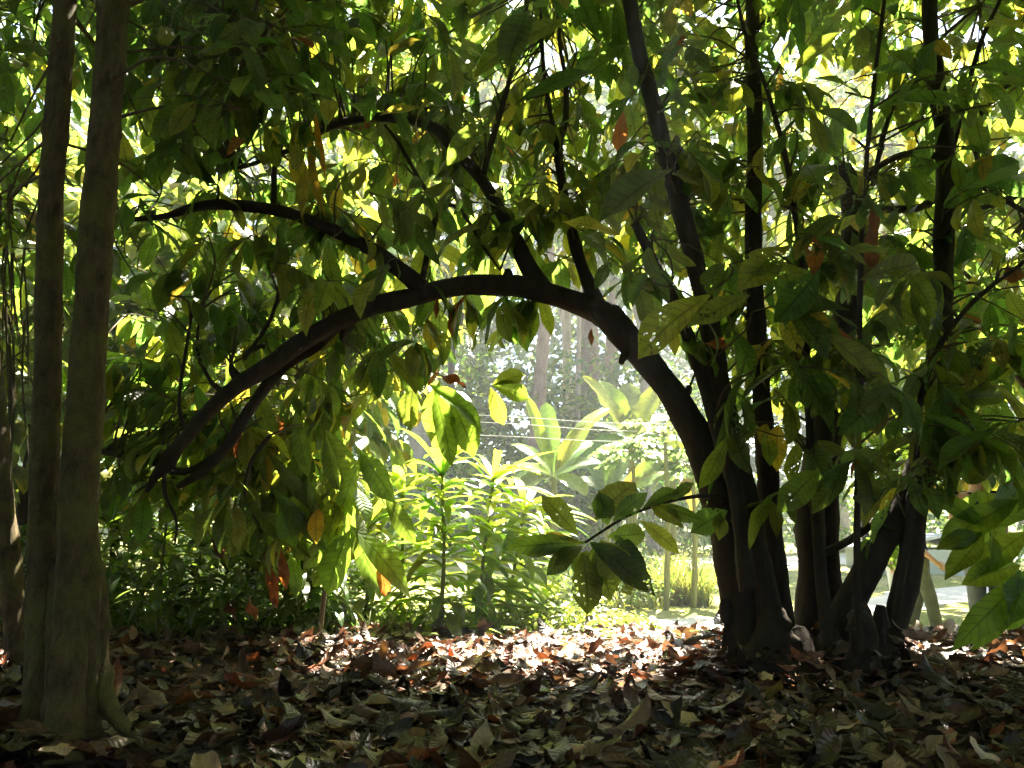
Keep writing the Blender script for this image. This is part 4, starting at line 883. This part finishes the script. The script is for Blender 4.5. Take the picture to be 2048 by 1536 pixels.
tag(g.build("leaf_litter", [M['dry'], M['stick']]), None, None, kind="stuff")

# single leaves one can point to
def fallen(label, px, py, size, wid, ang, tilt, bend, fold, col, mt='dry', lift=.03):
    r = FWD + RT * (px - CX) / F + UP * (CY - py) / F
    d = 2.0
    for _ in range(4000):
        q = CAM + r * (d / r[1])
        if q[2] < gz(q[0], q[1]) + lift: break
        d += .003
    root = np.array(q)
    g = Geo(); a = math.radians(ang); T = np.array([math.cos(a), math.sin(a), tilt])
    leaves(g, [root - T * size * .5 + [0, 0, .02]], T, [0, -.25, 1.0], size, wid, bend, fold, pal(1, [col], [1], .05), 12, 3, 'cocoa', .14, 0, twist=R.normal() * .4)
    o = g.build("fallen_leaf", M[mt]); tag(o, label, "leaf", "fallen leaves lying on top of the litter"); return o
fallen("large orange brown fallen leaf with ragged edge at the bottom of the picture", 840, 1495, .26, .13, 15, .15, .5, .4, (.22, .10, .035), lift=.06)
fallen("broad dull brown fallen leaf beside the orange brown one at the bottom", 930, 1480, .30, .15, -5, .1, .8, .2, (.15, .11, .07), lift=.07)
fallen("dark olive brown fallen leaf near the mossy tree's root", 300, 1465, .24, .12, 20, .1, .9, .2, (.12, .095, .05), lift=.06)
fallen("wide dark fallen leaf with clear veins at the bottom left", 400, 1520, .26, .12, 10, .05, .5, .2, (.16, .13, .08), lift=.05)
fallen("bright red orange curled leaf in the middle of the litter", 880, 1375, .16, .09, 5, .2, -.9, .5, (.36, .09, .025), lift=.05)
fallen("second small red orange leaf beside the curled one", 905, 1390, .12, .07, -20, .1, .6, .5, (.38, .11, .03), lift=.05)
fallen("olive leaf folded against the foot of the stems", 1630, 1322, .30, .13, 165, -.25, .4, .3, (.15, .13, .06), lift=.10)
fallen("yellowing leaf standing upright left below the stem cluster", 1545, 1395, .20, .09, 100, -.9, .4, .2, (.26, .20, .05), lift=.06)
fallen("pale striped leaf lying right of the stem cluster", 1815, 1320, .24, .11, 10, .05, .5, .1, (.30, .27, .20), lift=.05)
fallen("orange red leaf below the stem cluster with a bright tip", 1715, 1408, .18, .09, 15, .15, .5, .4, (.36, .13, .04), lift=.05)
fallen("rust brown leaf on the sunlit crest of the litter", 1010, 1242, .34, .18, 20, .2, .9, .2, (.26, .10, .035), lift=.08)
fallen("reddish leaf at the sunlit edge right of the crest", 1250, 1290, .30, .14, -20, .1, .5, .3, (.28, .10, .05), lift=.06)
fallen("sun bleached leaf lit bright in the left of the litter", 520, 1290, .30, .16, 25, .1, .5, .1, (.42, .33, .22), lift=.06)
fallen("tan veined leaf lying flat near the bottom right", 1000 + 730, 1480, .22, .10, 10, .05, .4, .1, (.22, .15, .09), lift=.05)
fallen("deep red leaf low behind the mossy tree", 560, 1312, .22, .09, 0, .05, .3, .2, (.25, .04, .03), lift=.05)
# fallen twigs
def ftwig(label, pts, r=.006):
    g = Geo(); pw = []
    for (px, py) in pts:
        rr = FWD + RT * (px - CX) / F + UP * (CY - py) / F; d = 2.0
        while d < 9:
            q = CAM + rr * (d / rr[1])
            if q[2] < gz(q[0], q[1]) + .06: break
            d += .004
        pw.append(q)
    tube(g, pw, np.linspace(r, r * .5, len(pw)), 8, 30, rough=.08, knots=3); tag(g.build("fallen_twig", M['stick']), label, "twig", "fallen twigs on the litter")
ftwig("straight pale stick leaning up right beside the mossy root", [(222, 1398), (300, 1365), (390, 1335)], .008)
ftwig("short stick low beside the mossy root", [(200, 1470), (250, 1440), (310, 1405)], .006)
ftwig("dark branch lying along the litter at the right edge", [(1860, 1395), (1950, 1388), (2060, 1396)], .012)
ftwig("curved bare twig bending in the lower right litter", [(1620, 1500), (1640, 1450), (1670, 1430), (1720, 1420)], .005)
ftwig("forked looking twig below the stem cluster", [(1500, 1440), (1570, 1420), (1600, 1380), (1590, 1345)], .005)
# green seedlings poking out of the litter
for (px, py, lb) in [(860, 1275, "tiny bright seedling on the lit crest left of centre"), (1010, 1262, "tiny lobed seedling beside the rust brown leaf"), (1215, 1280, "bright seedling left of the reddish leaf"), (1350, 1285, "pair leafed seedling near the foot of the arch"), (1400, 1270, "largest light green seedling close to the stem cluster"), (1320, 1240, "seedling at the lawn edge under the hanging leaves"), (1960, 1305, "seedling at the right lawn edge"), (250, 1395, "small shaded seedling beside the mossy trunk")]:
    rr = FWD + RT * (px - CX) / F + UP * (CY - py) / F; d = 3.0
    while d < 9:
        q = CAM + rr * (d / rr[1])
        if q[2] < gz(q[0], q[1]) + .07: break
        d += .01
    b = np.array([q[0], q[1], gz(q[0], q[1])]); root = thing("seedling", lb, "seedling", b, "seedlings in the litter")
    g = Geo(); tp = b + [R.normal() * .02, 0, .10]; tube(g, [b, (b + tp) / 2, tp], [.003, .0025, .002], 5, 6); g.build("stem", M['stem_green'], root)
    k = 6; a = R.uniform(0, 6) + np.arange(k) * 1.05; g = Geo()
    leaves(g, np.repeat(tp[None], k, 0), np.stack([np.cos(a), np.sin(a), np.full(k, .15)], 1), [0, 0, 1.0], .09, .045, .6, .1, pal(k, [(.12, .18, .03)], [1], .1), 5, 1, 'round', .1)
    g.build("leaf_rosette", M['leaf_back'], root)

# ================================================================== wires
for (y0, y1, lb) in [(832, 846, "upper thin pale wire strung across the clearing"), (846, 862, "middle thin pale wire across the clearing"), (872, 880, "lowest thin wire running behind the papaya leaves")]:
    pts = PP([(640, y0 - 12), (1000, y0), (1200, (y0 + y1) / 2 + 6), (1400, y1), (1900, y1 - 10)], 12.4)
    g = Geo(); tube(g, pts, .004, 5, 40, rough=0); tag(g.build("wire", M['wire']), lb, "wire", "wires across the clearing")

# ================================================================== low hut beyond the path
hx0, hx1 = P(1780, 1120, 19)[0], P(2010, 1120, 19)[0]; hy = 19.0; hz = float(gz(hx0, hy)); 
def box(g, x0, x1, y0, y1, z0, z1):
    v = np.array([[x, y, z] for z in (z0, z1) for y in (y0, y1) for x in (x0, x1)])
    g.add(v, [[0, 2, 3, 1], [4, 5, 7, 6], [0, 1, 5, 4], [2, 6, 7, 3], [0, 4, 6, 2], [1, 3, 7, 5]])
hut = thing("hut", "low grey green hut with a shallow sheet roof beyond the walkers", "hut", ((hx0 + hx1) / 2, hy, hz))
g = Geo(); box(g, hx0, hx1, hy, hy + 2.5, hz - .1, hz + .62); g.build("wall", M['hut'], hut, smooth=False)
xm = (hx0 + hx1) / 2; g = Geo()
for (xa, xb) in ((hx0 - .15, xm), (hx1 + .15, xm)):
    for dz in (0, .05):
        pass
    v = np.array([[xa, hy - .15, hz + .60], [xb, hy - .15, hz + .95], [xb, hy + 2.7, hz + .95], [xa, hy + 2.7, hz + .60]])
    v2 = v + [0, 0, .06]
    g.add(np.vstack([v, v2]), [[0, 3, 2, 1], [4, 5, 6, 7], [0, 1, 5, 4], [3, 7, 6, 2], [0, 4, 7, 3]])
g.build("roof", M['hutroof'], hut, smooth=False)

# ================================================================== people
def skinned(name, V, E, Rr, m, parent, rootv=0, sub=2):
    me = bpy.data.meshes.new(name); me.from_pydata([tuple(map(float, v)) for v in V], E, []); o = bpy.data.objects.new(name, me); COL.objects.link(o)
    md = o.modifiers.new("skin", 'SKIN'); md.use_smooth_shade = True
    sv = me.skin_vertices[0].data
    for i, r in enumerate(Rr):
        sv[i].radius = (r, r) if isinstance(r, (int, float)) else r; sv[i].use_root = (i == rootv)
    s = o.modifiers.new("sub", 'SUBSURF'); s.levels = sub; s.render_levels = sub
    me.materials.append(m); o.parent = parent; return o
def blob(name, m, parent, c, r, n=12, cut=None):
    g = Geo(); a = np.linspace(0, 2 * math.pi, n, endpoint=False); e = np.linspace(-1.5, 1.5, n)
    v = np.array([[c[0] + r[0] * math.cos(t) * math.cos(p), c[1] + r[1] * math.sin(t) * math.cos(p), c[2] + r[2] * math.sin(p)] for p in e for t in a])
    if cut is not None: v = cut(v)
    idx = np.arange(n * n).reshape(n, n); nx = np.roll(idx, -1, 1)
    g.add(v + np.array(parent_world(parent)), np.stack([idx[:-1], nx[:-1], nx[1:], idx[1:]], -1).reshape(-1, 4))
    return g.build(name, m, parent)
def parent_world(p):
    q = np.array(p.location)
    while p.parent is not None: p = p.parent; q = q + np.array(p.location)
    return q

def person(label, px, d, face, J, shirt, trousers, h=1.7, glasses=False, group="people walking on the lawn"):
    """J: joint overrides in a frame x = forward, y = left, z = up, metres for a 1.7 m body"""
    b = P(px, 1200, d); b[2] = gz(b[0], b[1]); root = thing("person", label, "person", b, group)
    root.rotation_euler = (0, 0, face)
    k = h / 1.7
    D = dict(pelvis=(0, 0, .93), waist=(0, 0, 1.06), chest=(.01, 0, 1.28), neck=(.0, 0, 1.44), skull0=(.02, 0, 1.50), skull=(.03, 0, 1.58), crown=(.02, 0, 1.66),
             lsh=(0, .17, 1.38), lel=(-.02, .24, 1.12), lwr=(.06, .25, .88), rsh=(0, -.17, 1.38), rel=(-.02, -.24, 1.12), rwr=(.06, -.25, .88),
             lhip=(0, .09, .90), lkn=(.02, .10, .50), lan=(-.02, .10, .09), rhip=(0, -.09, .90), rkn=(.02, -.10, .50), ran=(-.02, -.10, .09))
    D.update(J); D = {a: np.array(v) * k for a, v in D.items()}
    V = [D['pelvis'], D['waist'], D['chest'], D['neck'], D['skull0'], D['skull'], D['crown']]; Rr = [.12, .115, .13, .055, .062, (.078, .092), .06]
    E = [(0, 1), (1, 2), (2, 3), (3, 4), (4, 5), (5, 6)]
    def add(p, r, to): V.append(np.array(p)); Rr.append(r); E.append((to, len(V) - 1)); return len(V) - 1
    nose = add(D['skull'] + np.array([.105, 0, -.01]) * k, .014, 5)
    for sd in (1, -1): add(D['skull'] + np.array([.0, .088 * sd, -.01]) * k, .016, 5)
    for s in 'lr':
        sg = 1 if s == 'l' else -1
        i = add(D[s + 'sh'], .062, 2); i = add(D[s + 'el'], .050, i); i = add(D[s + 'wr'], .034, i)
        f = unit(D[s + 'wr'] - D[s + 'el']); sd = unit(np.cross(f, [1, 0, .01])); fw = unit(np.cross(sd, f))
        pm = add(D[s + 'wr'] + f * .055 * k, .032, i)
        for q, (o, ln) in enumerate([(.026, .075), (.009, .085), (-.009, .08), (-.026, .062)]):
            j = add(D[s + 'wr'] + f * .095 * k + fw * o * k, .011, pm); j = add(D[s + 'wr'] + f * (.095 + ln * .5) * k + fw * o * 1.1 * k + sd * .008, .0095, j); add(D[s + 'wr'] + f * (.09 + ln) * k + fw * o * k - sd * .004 * sg, .008, j)
        j = add(D[s + 'wr'] + f * .045 * k + fw * .045 * k, .012, pm); add(D[s + 'wr'] + f * .095 * k + fw * .06 * k, .009, j)
        i = add(D[s + 'hip'], .095, 0); i = add(D[s + 'kn'], .06, i); i = add(D[s + 'an'], .04, i)
    skinned("body", V, E, Rr, M['skin'], root)
    # clothes follow the body
    up = lambda s, t: D[s + 'sh'] * (1 - t) + D[s + 'el'] * t
    V = [D['chest'], D['waist'], D['pelvis'] + [0, 0, .01], D['neck'] - np.array([0, 0, .035])]; E = [(0, 1), (1, 2), (0, 3)]; Rr = [(.15, .165), (.135, .155), (.14, .165), .062]
    for s in 'lr':
        V += [D[s + 'sh'], up(s, .45), up(s, .8)]; n = len(V); E += [(0, n - 3), (n - 3, n - 2), (n - 2, n - 1)]; Rr += [.075, .066, .066]
    skinned("shirt", V, E, Rr, M[shirt], root)
    V = [D['pelvis'] + [0, 0, .05]]; E = []; Rr = [(.135, .15)]
    for s in 'lr':
        V += [D[s + 'hip'], (D[s + 'hip'] + D[s + 'kn']) / 2, D[s + 'kn'], (D[s + 'kn'] + D[s + 'an']) / 2, D[s + 'an'] + [0, 0, -.01]]; n = len(V)
        E += [(0, n - 5), (n - 5, n - 4), (n - 4, n - 3), (n - 3, n - 2), (n - 2, n - 1)]; Rr += [.122, .108, .096, .088, .084]
    skinned("trousers", V, E, Rr, M[trousers], root)
    for s in 'lr':
        a = D[s + 'an']; V = [a + [-.03, 0, -.01], a + [-.05, 0, -.05], a + [.05, 0, -.045], a + [.15, 0, -.055]]
        skinned("shoe", V, [(0, 1), (1, 2), (2, 3)], [.042, .038, .042, .03], M['shoe'], root)
    # head details in the rotated frame
    sk = D['skull']
    def raw(name, geo_fn, m):
        g = Geo(); geo_fn(g); o = g.build(name, m, None); o.parent = root; return o
    def hair(g):
        n = 16; a = np.linspace(0, 2 * math.pi, n, endpoint=False); e = np.linspace(-.35, 1.54, 9); v = []
        for p in e:
            for t in a:
                q = np.array([math.cos(t) * math.cos(p) * .108, math.sin(t) * math.cos(p) * .094, math.sin(p) * .115])
                if math.cos(t) > .35 and p < .62: q *= .86
                v.append(sk + np.array([-.008, 0, .03]) + q * k)
        idx = np.arange(9 * n).reshape(9, n); nx = np.roll(idx, -1, 1)
        g.add(np.array(v), np.stack([idx[:-1], nx[:-1], nx[1:], idx[1:]], -1).reshape(-1, 4))
    raw("hair", hair, M['hair'])
    def ball(g, c, r, n=8):
        a = np.linspace(0, 2 * math.pi, n, endpoint=False); e = np.linspace(-1.5, 1.5, n)
        v = np.array([c + r * np.array([math.cos(t) * math.cos(p), math.sin(t) * math.cos(p), math.sin(p)]) for p in e for t in a]); idx = np.arange(n * n).reshape(n, n); nx = np.roll(idx, -1, 1)
        g.add(v, np.stack([idx[:-1], nx[:-1], nx[1:], idx[1:]], -1).reshape(-1, 4))
    for sd in (1, -1):
        o = raw("eye", lambda g: ball(g, sk + np.array([.078, .032 * sd, .012]) * k, .014), M['white'])
        p = bpy.data.objects.new("pupil", None)
        bpy.data.objects.remove(p)
        g = Geo(); ball(g, sk + np.array([.088, .032 * sd, .012]) * k, .007); q = g.build("pupil", M['hair'], None); q.parent = o
    raw("mouth", lambda g: tube(g, [sk + np.array([.088, .024, -.055]) * k, sk + np.array([.096, 0, -.057]) * k, sk + np.array([.088, -.024, -.055]) * k], [.003, .007, .003], 6, 8, rough=0), M['lip'])
    if glasses:
        def gl(g):
            for sd in (1, -1):
                t = np.linspace(0, 6.283, 15); tube(g, [sk + np.array([.105, .034 * sd + .026 * math.cos(u), .012 + .020 * math.sin(u)]) * k for u in t], .0028, 5, 30, rough=0)
                tube(g, [sk + np.array([.10, .06 * sd, .018]) * k, sk + np.array([.04, .092 * sd, .02]) * k, sk + np.array([-.02, .094 * sd, .01]) * k], .0025, 5, 10, rough=0)
            tube(g, [sk + np.array([.107, .009, .016]) * k, sk + np.array([.112, 0, .02]) * k, sk + np.array([.107, -.009, .016]) * k], .0025, 5, 6, rough=0)
        raw("spectacles", gl, M['glassframe'])
    def belt(g):
        t = np.linspace(0, 6.283, 21); c = D['pelvis'] + np.array([0, 0, .075])
        tube(g, [c + np.array([.138 * math.cos(u), .158 * math.sin(u), 0]) * k for u in t], .014, 6, 60, rough=0)
    raw("belt", belt, M['black'])
    return root
person("person in khaki trousers and navy shirt walking right with an arm swinging forward", 1843, 10.6, math.radians(-25), dict(
    lsh=(0, .18, 1.40), lel=(-.12, .27, 1.14), lwr=(-.05, .26, .94), rsh=(.02, -.18, 1.40), rel=(.03, -.24, 1.13), rwr=(.20, -.22, .96),
    lkn=(-.03, .10, .50), lan=(-.15, .10, .10), rkn=(.10, -.10, .50), ran=(.15, -.10, .08)), 'navy', 'khaki')
person("person with spectacles in dark clothes facing the trees, half hidden by hanging leaves", 1976, 8.0, math.radians(-100), dict(rwr=(.14, -.16, .98), lwr=(.14, .16, .98)), 'navy', 'greycloth', h=1.76, glasses=True)
person("person in pale clothes mostly hidden behind the dark leaning stems", 1800, 11.6, math.radians(-60), dict(lel=(-.06, .33, 1.13), lwr=(.05, .2, .98)), 'palecloth', 'palecloth', h=1.66)

# ================================================================== light
EL, AZ = math.radians(64), math.radians(24)          # azimuth to the right of +Y
sd = Vector((math.sin(AZ) * math.cos(EL), math.cos(AZ) * math.cos(EL), math.sin(EL)))
sun_d = bpy.data.lights.new("sun", 'SUN'); sun_d.energy = 5.0; sun_d.angle = math.radians(.53); sun_d.color = (1, .93, .77)
sun = bpy.data.objects.new("sun", sun_d); COL.objects.link(sun); sun.rotation_euler = (-sd).to_track_quat('-Z', 'Y').to_euler()
w = bpy.data.worlds.new("World"); scene.world = w; w.use_nodes = True; nt = w.node_tree
bg = nt.nodes["Background"]; sky = nt.nodes.new("ShaderNodeTexSky"); sky.sky_type = 'NISHITA'; sky.sun_disc = False; sky.sun_elevation = EL; sky.sun_rotation = AZ
nt.links.new(sky.outputs[0], bg.inputs[0]); bg.inputs[1].default_value = .05
vs = scene.view_settings; vs.view_transform = 'Standard'; vs.look = 'None'; vs.gamma = 1; vs.use_curve_mapping = False; vs.exposure = 3.75
hm = bpy.data.materials.new("haze_air"); hm.use_nodes = True; ht = hm.node_tree; ht.nodes.clear()
ho = ht.nodes.new("ShaderNodeOutputMaterial"); pv = ht.nodes.new("ShaderNodeVolumePrincipled"); pv.inputs['Color'].default_value = (.93, .96, 1, 1); pv.inputs['Density'].default_value = .0024; pv.inputs['Anisotropy'].default_value = .35
ht.links.new(pv.outputs[0], ho.inputs['Volume'])
g = Geo(); box(g, -70, 75, -12, 75, -3, 34); tag(g.build("haze", hm, smooth=False), None, None, kind="stuff")
cy = scene.cycles
cy.max_bounces = 6; cy.diffuse_bounces = 3; cy.glossy_bounces = 2; cy.transmission_bounces = 4; cy.transparent_max_bounces = 8
cy.use_denoising = True
cy.sample_clamp_indirect = 6
